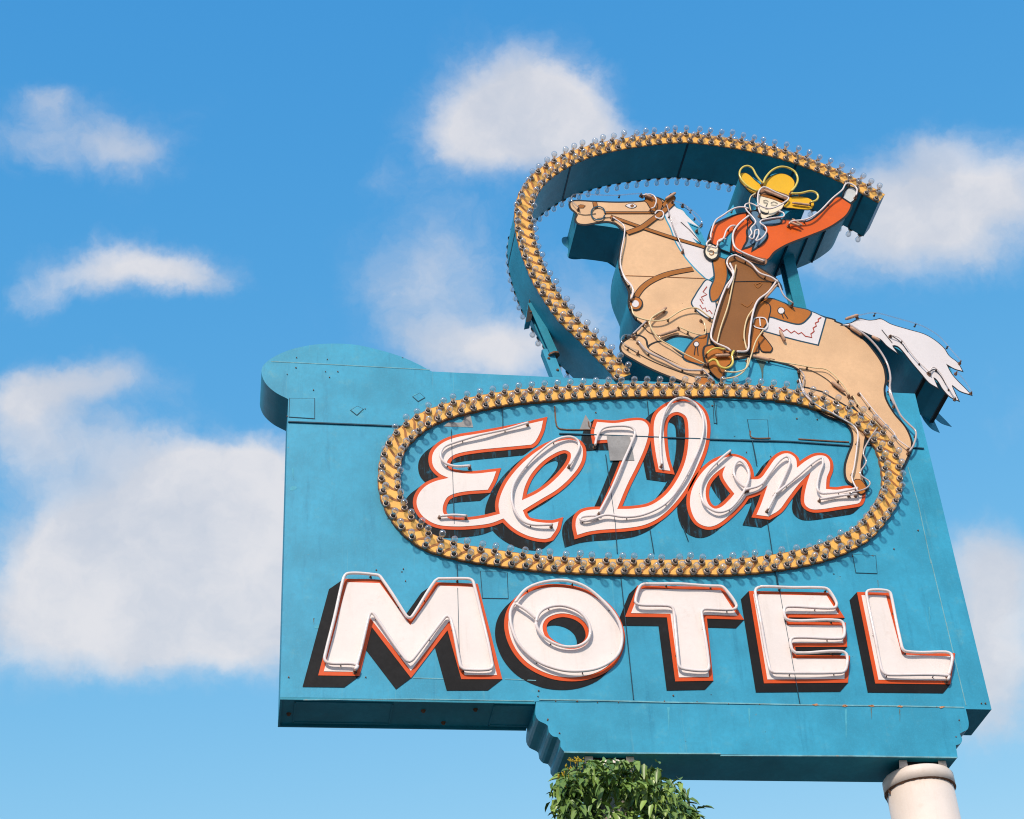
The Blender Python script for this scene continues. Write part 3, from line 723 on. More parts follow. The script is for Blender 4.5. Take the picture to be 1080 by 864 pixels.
# ------------------------------------------------------------------ braces
def brace(name, a, b, w, d, label, mat='teal_side'):
    t = thing(name, (a[0], a[1], a[2]), label, 'brace'); a, b = Vector(a), Vector(b); ax = (b - a).normalized()
    u = Vector((0, 1, 0)) - ax * ax.y; u.normalize(); v = ax.cross(u)
    for nm, o_, ww, dd in (('web', 0, w * .82, d * .25), ('flange', -d/2, w, d * .14), ('flange', d/2, w, d * .14)):
        V, F = [], []
        for c in (a, b):
            for su, sv_ in ((-1, -1), (1, -1), (1, 1), (-1, 1)): V.append(tuple(c + u * (o_ + su * dd / 2 if nm == 'flange' else su * d * .43) + v * (sv_ * (ww / 2 if nm == 'flange' else w * .12))))
        F = [(0, 1, 2, 3), (7, 6, 5, 4), (0, 4, 5, 1), (1, 5, 6, 2), (2, 6, 7, 3), (3, 7, 4, 0)]
        mesh(nm, V, F, mat, t)
    V, F = [], []; cyl(a, a + ax * .02, w * .8, w * .8, V, F, 8); mesh('base_plate', V, F, 'rust', t)
def pt(px, py, y): v = P(px, py, y); return (v.x, v.y, v.z)
brace('steel_brace', pt(584, 376, .30), pt(560, 322, .30), .085, .08, 'slim teal steel strut propping the left side of the lasso loop')
def bracket(name, pts, y, th, label, mat):
    lp = smooth(flat(pts, y), straight=True); c = lp[0]
    t = thing(name, (c[0], y, c[1]), label, 'bracket'); plate('plate', [lp], y, th, mat, t, 'teal_side')
    for u in (.3, .7):
        V, F = [], []; x = lp[0][0] * (1-u) + lp[2][0] * u; z = lp[0][1] * (1-u) + lp[2][1] * u; cyl((x, y - .012, z), (x, y, z), .012, .016, V, F, 8); mesh('bolt', V, F, 'rust', t)
bracket('lasso_bracket', tr('I', '212,258 262,250 215,425 186,432'), .26, .12, 'dark steel bracket bolted to the left flank of the lasso loop', 'line')
bracket('base_bracket', tr('I', '280,588 335,575 405,755 345,755'), .28, .10, 'teal plate with a rusty rim standing on the sign top, foot of the slim strut', 'teal')
brace('steel_post', pt(846, 345, .3), pt(829, 272, .3), .13, .13, 'short teal steel post under the rider, behind the saddle')
V, F = [], []
# ------------------------------------------------------------------ horse
hr = P(760, 400)
horse = thing('horse_figure', (hr.x, .26, hr.z), 'tan palomino horse cutout with white mane and tail leaping over the sign cabinet', 'horse figure')
sil = tr('A', '150,300* 150,400 160,560* 330,410* 400,440 430,470 410,540 402,640 420,720 462,795 470,835') + tr('C', '95,70 132,150 132,230 165,300 200,335* 160,390 105,425 85,455 95,490 150,530 260,590 400,650 520,700*') + \
      tr('Z', '736,420* 850,425* 930,470* 945,440 935,430*') + tr('E', '497,90 483,50') + tr('S', '383,590 383,560 370,490 340,430 290,360 230,290 130,215 60,165 0,140') + tr('D', '430,250 385,235 300,200 235,180 160,150 120,150*') + \
      tr('B', '180,300*') + tr('A', '900,520 850,440 790,370 720,320 700,250* 660,270 620,262 560,258 530,285 400,290 260,288 150,284')
# the box behind the painted faces; the muzzle of the box is cut back from the painted lips
box_sil = tr('A', '152,300* 155,406* 400,440 430,470 410,540 402,640 420,720 462,795 470,835') + sil[10:]
plate('teal_body_box', [smooth(flat(box_sil, -.012))], -.012, DEP + .03, 'teal', horse, 'teal_side')
yb = -.019
def hp(name, k, s, mat='tan', y=yb, **kw): return painted(name, k, s, y, mat, horse, **kw)
body = tr('A', '440,455 415,520 402,640 420,720 462,795 470,835') + tr('C', '95,75 132,150 132,230 165,300 205,335 160,390 105,425 85,455 90,480 240,470 320,425 390,398 470,405 510,425* 560,560* 820,512*') + \
       tr('D', '60,412 150,430 240,455 270,472* 285,535 310,590') + tr('E', '200,150 300,190* 330,110*') + tr('E', '320,85 345,120 440,230 520,330 562,412* 600,330 607,285 580,220 530,160 492,95 483,50') + \
       tr('S', '383,590 383,560 370,490 340,430 290,360 230,290 130,215 60,165 0,140') + tr('D', '430,250 385,238 300,205* 70,230*') + tr('C', '600,100*') + tr('A', '890,725 830,670 770,600 720,520 690,440 660,370 655,290 600,262 560,270 540,285 400,292 260,288 150,283 120,290 122,320 150,345 160,360 150,385 160,405 200,412 270,400 330,395 380,410 415,442')
bo = painted('horse_body', 'Z', body, yb, 'tan', horse)
# back face of the head: lips that stick out past the box
plate('rear_face_panel', [smooth(flat([(p[0], p[1], p[2]) for p in tr('A', '120,290 122,320 150,345 160,360 150,385 160,405 200,412 330,405 460,480* 600,350* 600,262 400,292 150,283')], -.02))], DEP + .022, .006, 'teal', horse)
hp('foreleg', 'C', '85,455 110,430 170,402 215,420 232,470 300,515 400,560 500,600 545,615 600,660* 560,690* 480,672 400,645 260,588 150,530 90,490', y=yb-.002)
hp('hoof', 'C', '540,640 590,650 612,672 605,700* 520,705* 500,680', 'hoof', y=yb-.004, out=.008)
hp('foreleg', 'C', '240,468 320,438 430,515 530,552 590,600 560,618 500,604 400,558 300,508', y=yb-.003)
hp('hoof', 'Q', '540,560 600,530 640,560 680,620 640,640 560,600', 'hoof', y=yb-.0065, out=.008)
hp('hind_leg', 'E', '112,42 200,60* 420,190* 398,260 388,330 378,400 386,450 405,492* 350,480 318,455 312,400 325,350 346,290 340,232 300,185 200,140 140,95', y=yb-.003)
hp('hoof', 'E', '350,462 375,458 400,485 405,505 378,522 350,490', 'hoof', y=yb-.0065, out=.006)
# mane, tail
hp('mane', 'A', '660,300 690,285 720,320 755,335 780,365 850,430* 780,398* 800,430 860,520* 810,490* 850,535 935,610 935,700 905,728* 890,722* 830,665 770,595 720,515 690,435 658,365', 'mane', y=yb-.003, out=.010, omat='teal')
hp('ear', 'A', '560,300* 540,250* 610,262 640,290 620,340 585,335', 'leather', y=yb-.004, out=.007)
hp('ear', 'A', '640,300* 690,240* 712,262 690,300 660,330', 'leather', y=yb-.004, out=.007)
tail_s = '60,165 130,150 190,118 260,131 320,126 350,118 430,160 560,200 680,235 760,280 830,340 870,400 935,452 970,512* 915,496 848,458* 885,530 930,585 985,640 1035,692* 955,665 893,620 908,665 942,737* 880,708 825,650 795,600 770,570 752,560 784,640* 722,602 660,530 600,460 560,410 520,360 478,322 440,320 476,376* 402,322 350,270 280,240 200,205 120,170'
tl = hp('tail', 'S', tail_s, 'mane', y=yb-.0025, out=.007)
plate('teal_tail_box', [smooth(flat(tr('S', '60,175 200,140 400,150 700,262 840,390 905,520* 880,690* 785,602* 690,562* 600,470 530,385 450,330 350,285 330,330*' if False else '60,175 200,145 400,155 700,262 830,380 895,520* 870,665* 790,606* 692,560* 600,470 530,385 450,330 350,285 200,215*'), -.012))], -.012, DEP + .03, 'teal', horse, 'teal_side')
plate('rear_face_panel', [smooth(flat(tr('S', tail_s), -.02))], DEP + .022, .006, 'teal', horse)
V, F = [], []
a1 = flat(tr('S', '690,560 868,668'), -.012)
for q in a1: V, F = [], []; bx(q[0] - .02, q[0] + .02, 0, DEP, q[1] - .012, q[1] + .01, V, F); mesh('box_joint', V, F, 'line', horse)
# saddle, blanket, tack
hp('saddle_blanket', 'C', '570,85 600,100 590,130 585,180 618,212 608,296 560,290 488,222 508,170 540,120', 'mane', y=yb-.004, out=.010, omat='seam')
hp('saddle_blanket', 'D', '318,212 390,240* 376,290 356,360* 250,335 130,302 60,280 70,230 200,235 270,250', 'mane', y=yb-.004, out=.010, omat='seam')
strokes('blanket_stitching', [tr('C', '570,120* 548,150* 570,165* 538,180* 552,200* 530,190* 548,218*'), tr('C', '530,225 545,248 560,240 570,262 585,255 600,275')], .010, yb-.008, 'redline', horse, straight=True)
strokes('blanket_stitching', [tr('D', '180,282 200,300 215,290 235,308 250,298 268,312 282,305 300,322 330,328 325,312 340,300 335,285 350,275 345,262 360,255 358,245 372,236')], .012, yb-.008, 'redline', horse, straight=True)
hp('saddle', 'D', '75,165 140,152 240,188 322,210 305,244 270,265 200,250 130,232 75,262 65,210', 'hoof', y=yb-.008, out=.011, omat='seam')
hp('saddle', 'A', '935,600 1000,615* 1005,720 960,830 925,850 915,790 940,720', 'hoof', y=yb-.008, out=.011, omat='seam')
hp('saddle_strap', 'C', '840,200 925,225 915,320* 870,380* 940,470 930,490* 885,485 865,430 862,490* 815,500* 812,330', 'hoof', y=yb-.010, out=.009)
hp('saddle_fender', 'C', '438,522 468,462 520,408 575,392* 562,480 548,560 500,552 455,540', 'hoof', y=yb-.008, out=.011, omat='seam')
def disc(name, k, cx_, cy_, r, mat, y, parent, ring=None, out=.006):
    pts = ' '.join('%.1f,%.1f' % (cx_ + r*math.cos(a*math.pi/6), cy_ + r*math.sin(a*math.pi/6)) for a in range(12))
    return painted(name, k, pts, y, mat, parent, out=out)
disc('concho', 'C', 510, 448, 13, 'mane', yb-.012, horse); disc('concho', 'D', 190, 206, 14, 'mane', yb-.012, horse)
strokes('saddle_string', [tr('C', '505,460 498,510'), tr('C', '515,460 520,512'), tr('D', '192,218 200,240'), tr('D', '200,212 220,242')], .010, yb-.012, 'line', horse)
disc('star_medallion', 'C', 165, 216, 34, 'hoof', yb-.012, horse, out=.010); disc('star_medallion', 'C', 163, 218, 20, 'mane', yb-.016, horse, out=0)
def strap(s, k, w, y, name='leather_strap'):
    o = strokes(name, [tr(k, s)], w, y, 'leather', horse); strokes('painted_outline', [tr(k, s)], w + .016, y + .0023, 'line', o)
strap('310,347 450,347 600,347', 'A', .022, yb-.008); strap('345,368 520,430 700,490 885,545', 'A', .034, yb-.011, 'rein')
strap('440,462 520,432 590,382 640,345 700,290', 'A', .050, yb-.014); strap('545,275 600,320 640,345', 'A', .036, yb-.005); strap('255,288 262,322', 'A', .038, yb-.006)
strap('155,195 200,130 260,85 350,48 490,20', 'C', .052, yb-.006, 'breast_strap')
strokes('bit_ring', [tr('A', '315,350 303,322 275,312 247,322 235,350 247,378 275,388 303,378 315,350')], .016, yb-.018, 'seam', horse)
strokes('strap_buckle', [tr('A', '598,352 612,335 640,338 648,358 635,378 605,375 598,352')], .014, yb-.018, 'mane', horse)
hp('eye', 'A', '432,308 450,298 475,297 492,308 475,320 450,318', 'mane', y=yb-.004, out=.005); hp('pupil', 'A', '458,304 470,299 480,306 472,315 460,314', 'brown', y=yb-.009, out=0)
hp('nostril', 'A', '160,312 175,302 200,308 190,320 170,320', 'leather', y=yb-.004, out=.004)
strokes('painted_contours', [tr('A', '160,352 200,360 262,352'), tr('A', '270,380 320,375 350,372'), tr('D', '270,468 330,480 400,520 440,560 485,592'), tr('D', '425,535 460,570'), tr('C', '200,335 240,380 300,400'),
     tr('A', '740,300 800,340'), tr('A', '745,400 800,450 860,520'), tr('S', '360,200 400,250 440,300'), tr('S', '430,240 500,290 560,370'), tr('S', '720,520 760,500 800,540 850,620'),
     tr('C', '100,455 250,540 400,600 520,640')], .007, yb-.008, 'line', horse)
strokes('sheet_seam', [tr('A', '430,705 640,712 885,722')], .006, yb-.0055, 'strand', horse, straight=True)
strokes('hatch_marks', [tr('D', '60,410 100,422 160,432')], .03, yb-.006, 'rust', horse)
def hn(k, s, mat='tube', y=-.065, r=.008, **kw): return neon('neon_tube', k, s, horse, y, r, mat, base=-.02, **kw)
hn('A', '165,318 135,290 120,262 140,242 260,248 400,246 520,240', 'glass', r=.007); hn('A', '530,245 580,245 605,275 592,320 575,325', 'tube')
hn('A', '360,372 420,420 424,470 408,560 402,640 425,715 470,775 462,840')
hn('A', '700,280 760,300 800,340 850,400 865,410', 'glass', r=.007); hn('A', '760,300 850,370 868,410 840,440', 'glass', r=.006)
hn('A', '665,300 700,420 740,510 760,560', 'tube_dusty', r=.006)
hn('C', '80,0 100,70 150,140 140,190'); hn('C', '140,230 160,285 240,315 330,310 430,255 510,245 590,295', 'tube_cream')
hn('C', '330,250 255,300 245,340 290,410 370,460 450,510 560,560', 'tube_cream', clips=False); hn('C', '160,400 100,395 82,430 130,470 180,490', 'glass', r=.007)
hn('C', '180,430 230,490 330,540 440,590 545,600', 'tube_dusty', r=.012, y=-.058); hn('C', '230,310 150,390', 'tube_dusty', r=.009)
hn('C', '410,350 500,390 560,390 555,320 540,305', 'tube_cream', r=.006, y=-.055); hn('C', '545,590 610,660', 'tube_dusty', clips=False)
hn('S', '120,160 240,250 340,350 400,450 424,560 420,680 460,770', 'tube_dusty', r=.011); hn('E', '515,0 515,60 560,160 600,205 630,240 620,300 600,330', 'tube_dusty', r=.010)
hn('S', '180,90 300,75 440,100 600,150 700,190 800,250 900,370 960,440', 'glass', r=.007); hn('S', '430,240 500,270 580,370 660,460 730,530', 'tube', r=.006, y=-.055)
hn('S', '720,520 750,485 800,520 860,620 920,720', 'tube', r=.007, y=-.055); hn('S', '930,520 1000,600 1045,670', 'glass', r=.006, clips=False)
hn('E', '100,0 120,60 180,120 260,160 340,205 365,240 360,320 350,400 340,450 365,510', 'tube', r=.008); hn('E', '455,220 410,290 390,340 405,375 378,430 422,470 400,500 330,520', 'tube_dusty', r=.008)
hn('E', '345,75 380,130 440,190 490,240', 'tube_cream', r=.006, y=-.058); hn('E', '375,60 450,160 530,240 545,270 600,315', 'tube', r=.006, y=-.058)
hn('D', '60,410 240,450 330,465 400,475 470,545 500,590', 'tube_cream', r=.006, y=-.055); hn('D', '275,475 295,500 290,560 330,620', 'tube_dusty', r=.006)
V, F = [], []
def housing(k, a, b, r, y, par):
    p, q = tr(k, a)[0], tr(k, b)[0]; p, q = P(p[0], p[1], y), P(q[0], q[1], y)
    V, F = [], []
    sweep([p, p.lerp(q, .06), p.lerp(q, .12), p.lerp(q, .88), p.lerp(q, .94), q], [r*.7, r*.7, r, r, r*.8, r*.6], V, F, 10)
    mesh('electrode_housing', V, F, 'glove_cap', par, smooth_=True)
for k, a, b in (('C', '265,295', '340,240'), ('C', '300,400', '405,365'), ('S', '85,120', '180,88'), ('S', '120,180', '210,240'), ('S', '285,250', '345,285'), ('C', '985,370', '1015,430'), ('A', '540,243', '580,262'),
                ('A', '660,270', '715,235'), ('E', '440,170', '490,225'), ('D', '420,530', '480,575'), ('C', '820,515', '930,540')): housing(k, a, b, .017, -.052, horse)
strokes('cinch_ring', [tr('C', '830,330 845,300 900,300 915,340 900,360 845,350 830,330'), tr('C', '870,300 875,345')], .014, yb-.020, 'mane', horse)

# ------------------------------------------------------------------ rider
rd = P(790, 330)
rider = thing('cowboy_figure', (rd.x, .26, rd.z), 'cowboy cutout in orange shirt, yellow hat and brown chaps swinging the lasso on horseback', 'cowboy figure')
def rp(name, k, s, mat, y, **kw): return painted(name, k, s, y, mat, rider, **kw)
yr = -.040
plate('teal_body_box', [smooth(flat(tr('B', '70,425 140,388 250,352 300,330 300,260 240,200 215,140 260,130 360,180 400,130 480,130 520,190 510,240 585,292 590,325* 500,340 460,395 600,400 680,350 740,292 775,262 845,287 828,350 770,400 700,440 600,480 520,510 470,530 410,570 372,612 300,640 200,600 60,520 45,490'), -.022))], -.022, DEP + .04, 'teal', rider, 'teal_side')
V, F = [], []
for s in ('470,533 505,516', '590,484 612,474', '690,446 712,434'):
    a, b = flat(tr('B', s), 0); 
    mid = ((a[0]+b[0])/2, (a[1]+b[1])/2); V, F = [], []; bx(mid[0]-.008, mid[0]+.008, 0, DEP, mid[1] - .035, mid[1]+.02, V, F); mesh('box_joint', V, F, 'seam', rider)
rp('shirt', 'B', '45,490 62,440 72,422 140,386 250,352 285,375 335,412 400,408 470,392 600,402 680,352 740,292 776,261 846,287 828,350 770,400 700,440 600,480 520,510 470,532 410,570 372,612 330,602 250,588 200,572 172,560 185,470* 120,512 100,535 45,512', 'shirt', yr)
rp('sleeve_gap', 'T', '400,488* 372,712* 255,660 262,615 320,560', 'teal', yr-.004, out=.006)
rp('glove', 'T', '120,640 150,620 200,645 240,665 238,720 215,770 165,788 120,760 98,710', 'skin', yr-.006)
rp('glove', 'B', '808,262* 820,225 850,205 882,225 872,268 848,288*', 'glove', yr-.004)
rp('scarf', 'T', '600,275 640,250 700,255 722,330 735,368 800,362 860,350 945,340 950,372 860,398 770,402 745,430 790,500 785,550 720,620 645,678* 668,600 600,640 540,662* 588,570 582,470 620,420 655,375 620,330', 'scarf', yr-.004)
rp('face', 'R', '225,375 380,425 505,465 480,540 440,592 340,625 262,652 228,610 212,490', 'skin', yr-.008, out=.006)
rp('face_shade', 'R', '230,372* 385,392 515,440* 500,475 380,432 235,392*', 'leather', yr-.0135, out=0)
strokes('face_lines', [tr('R', '270,452 300,442 330,458'), tr('R', '272,470 320,476'), tr('R', '355,478 390,462 435,482'), tr('R', '358,498 430,502'), tr('R', '318,480 300,520 296,540 325,545'), tr('R', '340,640 430,590')], .006, yr-.0165, 'line', rider)
rp('moustache', 'R', '236,566 270,580 320,588 330,560* 328,598 290,606 250,592', 'line', yr-.014, out=0)
rp('hat_crown', 'R', '268,290 285,240 350,182 440,146 520,150 590,188 625,245 605,320 572,385 430,348', 'yellow', yr-.008, out=.007)
rp('hat_brim', 'R', '0,175 18,142 60,134 110,158 180,225 262,298 225,350 190,375 130,358 60,290 8,230', 'yellow', yr-.0095, out=.007)
rp('hat_brim', 'R', '505,520 545,470 565,420 640,405 760,415 828,450 846,500 805,546 700,545 590,532', 'yellow', yr-.0095, out=.007)
rp('brim_shade', 'R', '240,330 290,298 420,345 555,395 535,462 480,452 380,405 250,372', 'brim', yr-.0135, out=.005)  # front of the brim, its shade over the face painted as a brown strip
rp('chaps', 'B', '150,612 175,598 215,604 300,648 420,722 452,775 440,800 400,840 370,864') if False else None
rp('chaps', 'Z', tr('B', '145,622 170,600 215,604 300,648 415,722 448,768') + tr('C', '950,90 925,140 868,190 838,250 818,330 812,410 803,492* 725,484 620,452 596,412 610,335 640,225 690,110 716,60 700,15'), 'brown', yr-.010)
rp('boot', 'C', '560,470 600,455* 700,486* 712,520 700,560* 650,590 600,580 565,545', 'hoof', yr-.007)
rp('spur', 'Q', '520,440 600,430 640,500 700,540 640,640 580,600 520,520', 'leather', yr-.006, out=.006)
rp('belt', 'B', '255,590 330,604 372,615 360,645 300,632 250,612', 'brim', yr-.0135, out=.004)
strokes('painted_contours', [tr('B', '170,560 175,500 200,430 240,380'), tr('B', '830,30 846,280'), ] if False else [tr('B', '170,560 175,500 200,430 240,385'), tr('B', '180,740 300,738 420,742')], .007, yr-.0155, 'line', rider)
strokes('painted_crease', [tr('C', '765,215 800,235 830,205'), tr('C', '845,110 880,95'), tr('B', '300,752 320,775 345,750')], .008, yr-.0155, 'leather', rider)
strokes('painted_collar', [tr('B', '255,355 262,420 250,545')], .010, yr-.003, 'line', rider)
def rn(k, s, mat='tube', y=-.092, r=.0095, **kw): return neon('neon_tube', k, s, rider, y, r, mat, base=-.04, **kw)
rn('R', '205,340 150,320 60,250 5,170 5,110 40,70 90,58 145,85 190,160 262,245', 'tube_yellow', r=.011, clips=False)
rn('R', '268,255 300,180 370,105 460,70 550,78 630,120 665,200 640,280 590,345', 'tube_yellow', r=.012)
rn('R', '588,365 700,362 810,345 870,365 895,410 870,450 810,468', 'tube_yellow', r=.012)
rn('R', '235,600 212,500 218,350 275,300 400,350 520,395 565,412 530,455 420,520 330,545 250,520 212,490', 'tube', clips=False)
rn('R', '180,370 130,400 112,470 130,560', 'tube_cream', r=.007, clips=False)
rn('T', '160,560 155,520 215,350 300,290 420,220 530,200 590,215', 'tube'); rn('T', '330,570 310,560 240,590 235,650', 'tube', clips=False, ends=False)
rn('T', '250,600 300,560 340,460 400,405 440,408'); rn('T', '590,300 480,390 420,480 410,580 440,670 520,720 650,770 770,810', 'tube', r=.011)
rn('T', '155,570 120,600 110,640 160,650 215,665 240,620', 'tube', clips=False, ends=False)
rn('T', '700,200 610,155 550,170 560,220 640,320 670,375 610,450 625,500 595,545 620,565 650,545 665,460 700,450 705,510 670,590 740,555 795,470 780,420 720,375 740,345 880,325 990,310 985,265 930,245', 'tube', r=.009, clips=False)
rn('B', '500,410 510,395 600,385 660,350 740,270 800,220 825,180 860,185 885,210 880,250'); rn('B', '500,400 560,420', 'glove_cap', r=.014, clips=False, ends=False)
rn('B', '190,590 155,605 145,640 180,700 150,780', 'tube', ends=False, clips=False); 
rn('C', '700,-10 722,50 680,120 640,220 605,340 595,410 620,440 690,475 705,490', 'tube', r=.011, y=-.088)
rn('B', '190,590 280,635 330,690 400,720 435,745', 'tube', r=.011)
rn('C', '970,85 920,150 860,200 830,280 812,400 800,485 740,492', 'tube', r=.011, y=-.088)
rn('C', '735,0 718,100 690,230 650,350 628,440', 'tube_cream', r=.008, y=-.080); rn('C', '840,240 800,300 782,400 795,480', 'tube_cream', r=.008, y=-.080)
rn('C', '975,95 1010,170 1060,215', 'tube_dusty', r=.009, clips=False)
rn('Q', '490,360 530,322 600,298 700,310', 'tube_yellow', r=.010, clips=False); rn('Q', '510,455 555,427 600,440 630,500 690,525 758,502 790,450 778,370 800,325', 'tube_yellow', r=.013, clips=False)
rn('C', '890,370 850,430 820,520 790,590 730,610 670,605', 'tube_cream', r=.008, clips=False); rn('C', '805,530 790,590 740,630 660,645', 'tube_cream', r=.008, clips=False)
V, F = [], []
for k, a, b, r in (('Q', '590,380', '750,375', .018), ('R', '280,330', '500,420', .014), ('R', '60,280', '190,345', .012), ('R', '600,475', '800,500', .014), ('R', '600,660', '715,735', .014), ('T', '520,740', '760,830', .013), ('C', '900,190', '970,110', .013)):
    housing(k, a, b, r, -.075, rider)
strokes('buckle', [tr('T', '140,700 165,690 190,700 190,730 160,745 140,725 140,700')], .008, yr-.014, 'leather', rider)

# ------------------------------------------------------------------ poles
def pole(px, py, label, r=.31):
    c = P(px, py, 0.0); x = c.x; top = skz - .06
    t = thing('support_pole', (x, r - .01, 0), label, 'pole', None)
    def ring(z, rr): return (x, r - .01, z), rr
    V, F = [], []; pp = [ring(0, r - .015), ring(top - .135, r - .015)]
    sweep([q[0] for q in pp], [q[1] for q in pp], V, F, 48); mesh('shaft', V, F, 'pole', t, smooth_=False)
    for p_ in root_children(t): 
        for f in p_.data.polygons: f.use_smooth = len(f.vertices) == 4
    V, F = [], []; sweep([(x, r - .01, top - .130), (x, r - .01, top - .02), (x, r - .01, top)], [r + .004, r + .004, r - .01], V, F, 48)
    o = mesh('collar', V, F, 'pole', t)
    for f in o.data.polygons: f.use_smooth = len(f.vertices) == 4
    # ragged rust line under the collar
    V, F = [], []; rnd = random.Random(5); n = 96
    for i in range(n):
        a = 2*math.pi*i/n; zz = top - .133 - rnd.uniform(0, .012) - (.05 * rnd.random() if rnd.random() < .08 else 0)
        for z_, rr in ((top - .129, r + .0058), (zz, r - .011)): V.append((x + rr*math.cos(a), r - .01 + rr*math.sin(a), z_))
    F = [(2*i, 2*i+1, (2*i+3) % (2*n), (2*i+2) % (2*n)) for i in range(n)]
    mesh('rust_line', V, F, 'rust', t)
    V, F = [], []; bx(x - .16, x + .16, .1, .5, top - .001, skz - .0005, V, F); mesh('dark_gap_block', V, F, 'line', t)  # black block painted as the dark gap between pole top and skirt
    V, F = [], []
    for dx, sg in ((-.24, 1), (.12, -1)):
        V, F = [], []; b0 = 0; V += [(x+dx, .06, top + .055), (x+dx+.07, .06, top + .055), (x+dx+.07, .06, top), (x+dx, .09, top - .01), (x+dx+.012, .10, top + .055), (x+dx+.07, .10, top + .055), (x+dx+.07, .1, top)]
        F += [(b0, b0+1, b0+2, b0+3), (b0+4, b0+6, b0+5), (b0, b0+4, b0+5, b0+1)]
        mesh('gusset', V, F, 'pole', t)
def root_children(t): return [o for o in COL.objects if o.parent == t]
pole(979, 803, 'thick white painted pole with rusty collar under the right end of the sign')
pole(648, 803, 'white pole glimpsed through the leaves of the tree under the sign', r=.2)

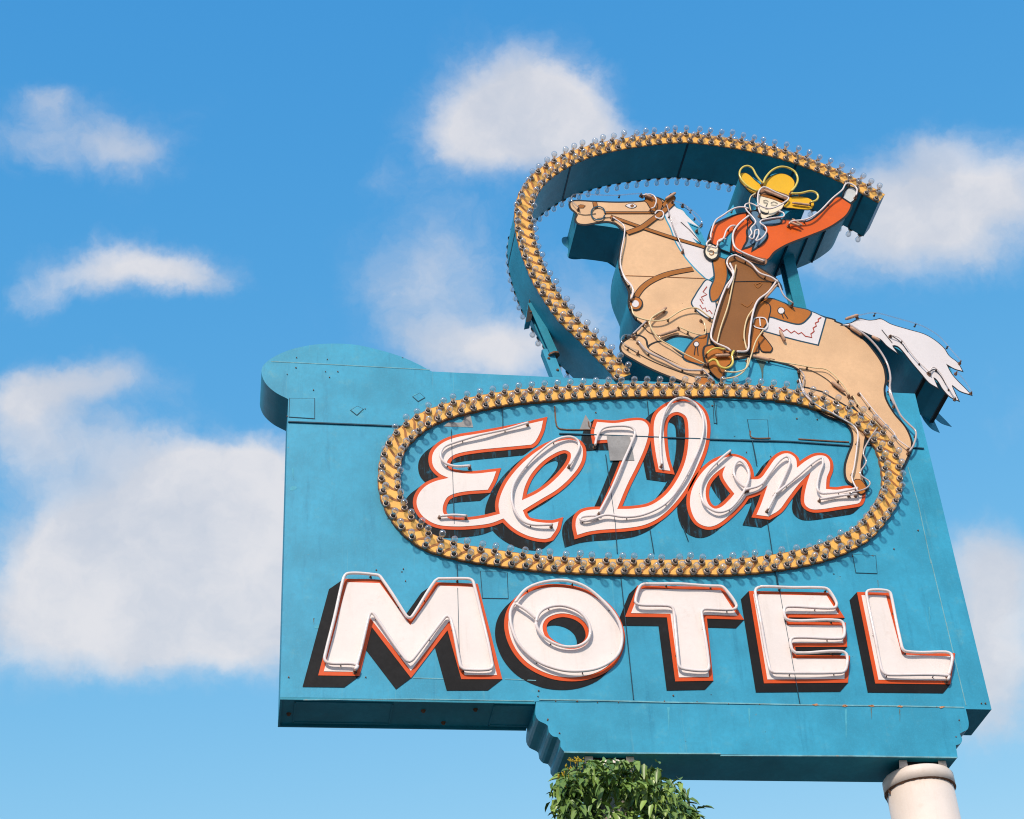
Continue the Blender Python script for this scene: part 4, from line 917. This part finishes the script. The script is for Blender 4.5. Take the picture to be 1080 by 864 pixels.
# ------------------------------------------------------------------ tree
def tree():
    rnd = random.Random(11)
    x0 = P(579, 830, -.1).x; top = skz
    cx_ = P(652, 830, -.1).x
    t = thing('tree', (cx_, -.30, 0), 'bushy green tree with drooping glossy leaves reaching the underside of the sign', 'tree')
    V, F = [], []
    sweep([(cx_ + .06*math.sin(z*1.3), -.30 + .04*math.cos(z), z) for z in (0, 1, 2, 3, 4, 5, 5.8, 6.6)], [.13, .11, .1, .09, .08, .065, .05, .03], V, F, 12)
    limbs = []
    for i in range(26):
        z = rnd.uniform(4.3, 6.4); a = rnd.uniform(0, 6.28); b = Vector((cx_, -.30, z)); L_ = rnd.uniform(.5, 1.1)
        e = b + Vector((math.cos(a)*L_*.62, math.sin(a)*L_*.5, rnd.uniform(.4, 1.0))); mid = b.lerp(e, .5) + Vector((0, 0, -.06))
        e.z = min(e.z, top - .2)
        sweep([b, mid, e], [.03, .018, .007], V, F, 6); limbs.append((b, mid, e))
    mesh('trunk', V, F, 'bark', t, smooth_=True)
    lm_ = bpy.data.materials.new('glossy leaf'); lm_.use_nodes = True; n = NT(lm_.node_tree); b = n.n['Principled BSDF']
    at = n.node('ShaderNodeAttribute', attribute_name='leaf_tone')
    c = n.mix(at.outputs['Fac'], (.06, .14, .028, 1), (.32, .46, .10, 1)); n.put(b.inputs['Base Color'], c)
    b.inputs['Roughness'].default_value = .38; b.inputs['Specular IOR Level'].default_value = .5
    try: b.inputs['Transmission Weight'].default_value = 0; b.inputs['Subsurface Weight'].default_value = 0
    except Exception: pass
    V, F, tone = [], [], []
    V2, F2 = [], []
    # twig clusters on the crown's shell and inside it
    tops = [(588, 824, .14), (598, 811, .22), (613, 801, .26), (628, 795, .26), (642, 798, .22), (655, 808, .2), (668, 820, .2), (686, 810, .17), (694, 818, .2), (707, 832, .18), (718, 846, .15), (724, 846, .25), (640, 815, .3), (675, 826, .3), (700, 845, .3), (590, 835, .25)]
    cl = []
    for px, py, s in tops:
        for _ in range(8):
            yy = rnd.uniform(-.5, .25); q = P(px + rnd.uniform(-8, 8), py + 5 + abs(rnd.gauss(0, 12)), yy); cl.append((q, s))
    for _ in range(640):
        a = rnd.uniform(0, 6.283); rr = rnd.uniform(.3, 1) ** .5; z = rnd.uniform(5.0, top - .42)
        wz = .62 if z < top - .8 else .62 - (z - top + .8) * .7
        cl.append((Vector((cx_ - .06 + math.cos(a)*rr*wz, -.30 + math.sin(a)*rr*.62, z)), .25))
    for q, s in cl:
        if q.x < x0 + .05: q.x = x0 + rnd.uniform(.04, .16)
        tn = rnd.uniform(0, .8) ** 1.4
        n_l = rnd.randint(6, 13); ax = Vector((rnd.uniform(-1, 1), rnd.uniform(-1, .4), rnd.uniform(-.3, .7))).normalized()
        for i in range(n_l):
            st = q + ax * (i / n_l - .5) * .2 + Vector((rnd.uniform(-.05, .05), rnd.uniform(-.05, .05), rnd.uniform(-.05, .04)))
            d = Vector((rnd.uniform(-.8, .8), rnd.uniform(-1.0, .5), rnd.uniform(-1.3, .15))).normalized(); L_ = rnd.uniform(.07, .125); w_ = L_ * rnd.uniform(.19, .27)
            sd = d.cross(Vector((rnd.uniform(-.5, .5), rnd.uniform(-1, 0), 1))).normalized(); up_ = sd.cross(d)
            dr = Vector((0, 0, -1)) * L_ * .28
            pts = [st, st + d*L_*.3 + sd*w_ + up_*w_*.5, st + d*L_*.3 - up_*w_*.1, st + d*L_*.3 - sd*w_ + up_*w_*.5, st + d*L_*.68 + sd*w_*.75 + dr*.4 + up_*w_*.4, st + d*L_*.68 + dr*.4 - up_*w_*.1, st + d*L_*.68 - sd*w_*.75 + dr*.4 + up_*w_*.4, st + d*L_ + dr]
            if min(p.x for p in pts) < x0: 
                k = x0 - min(p.x for p in pts); pts = [p + Vector((k, 0, 0)) for p in pts]
            if any(p.z > top - .02 + min(0, p.y + .02) * .52 + (random.Random(i).random() * .03 if p.y < 0 else 0) for p in pts): continue
            b0 = len(V); V += [tuple(p) for p in pts]
            F += [(b0, b0+2, b0+1), (b0, b0+3, b0+2), (b0+1, b0+2, b0+5, b0+4), (b0+2, b0+3, b0+6, b0+5), (b0+4, b0+5, b0+7), (b0+5, b0+6, b0+7)]
            tone += [min(1, max(0, tn + rnd.uniform(-.2, .3)))] * 6
    o = mesh('crown', V, F, lm_, t, smooth_=True)
    at_ = o.data.attributes.new('leaf_tone', 'FLOAT', 'FACE')
    for i, v in enumerate(tone): at_.data[i].value = v
    # yellow blossom sprigs near the top
    V, F = [], []
    for k, s in (('V', '300,205 325,215 285,235 345,205 310,250 245,290 265,275 600,265 585,270 615,280 335,200 360,200'),):
        for p_ in tr(k, s):
            for _ in range(7):
                c_ = P(p_[0] + rnd.uniform(-2.4, 2.4), p_[1] + rnd.uniform(-2.4, 2.4), -.3 + rnd.uniform(-.08, .08)); r_ = rnd.uniform(.006, .011)
                b0 = len(V); V += [tuple(c_ + Vector(v) * r_) for v in ((1,0,0), (-1,0,0), (0,1,0), (0,-1,0), (0,0,1), (0,0,-1))]
                F += [tuple(b0+i for i in f) for f in ((0,2,4),(2,1,4),(1,3,4),(3,0,4),(2,0,5),(1,2,5),(3,1,5),(0,3,5))]
            a_ = P(p_[0], p_[1], -.3); sweep([a_ + Vector((.02, .05, -.10)), a_], [.002, .001], V, F, 5)
    mesh('blossom_sprigs', V, F, paint('yellow blossom', S(196, 168, 40), .7, .2), t)
tree()
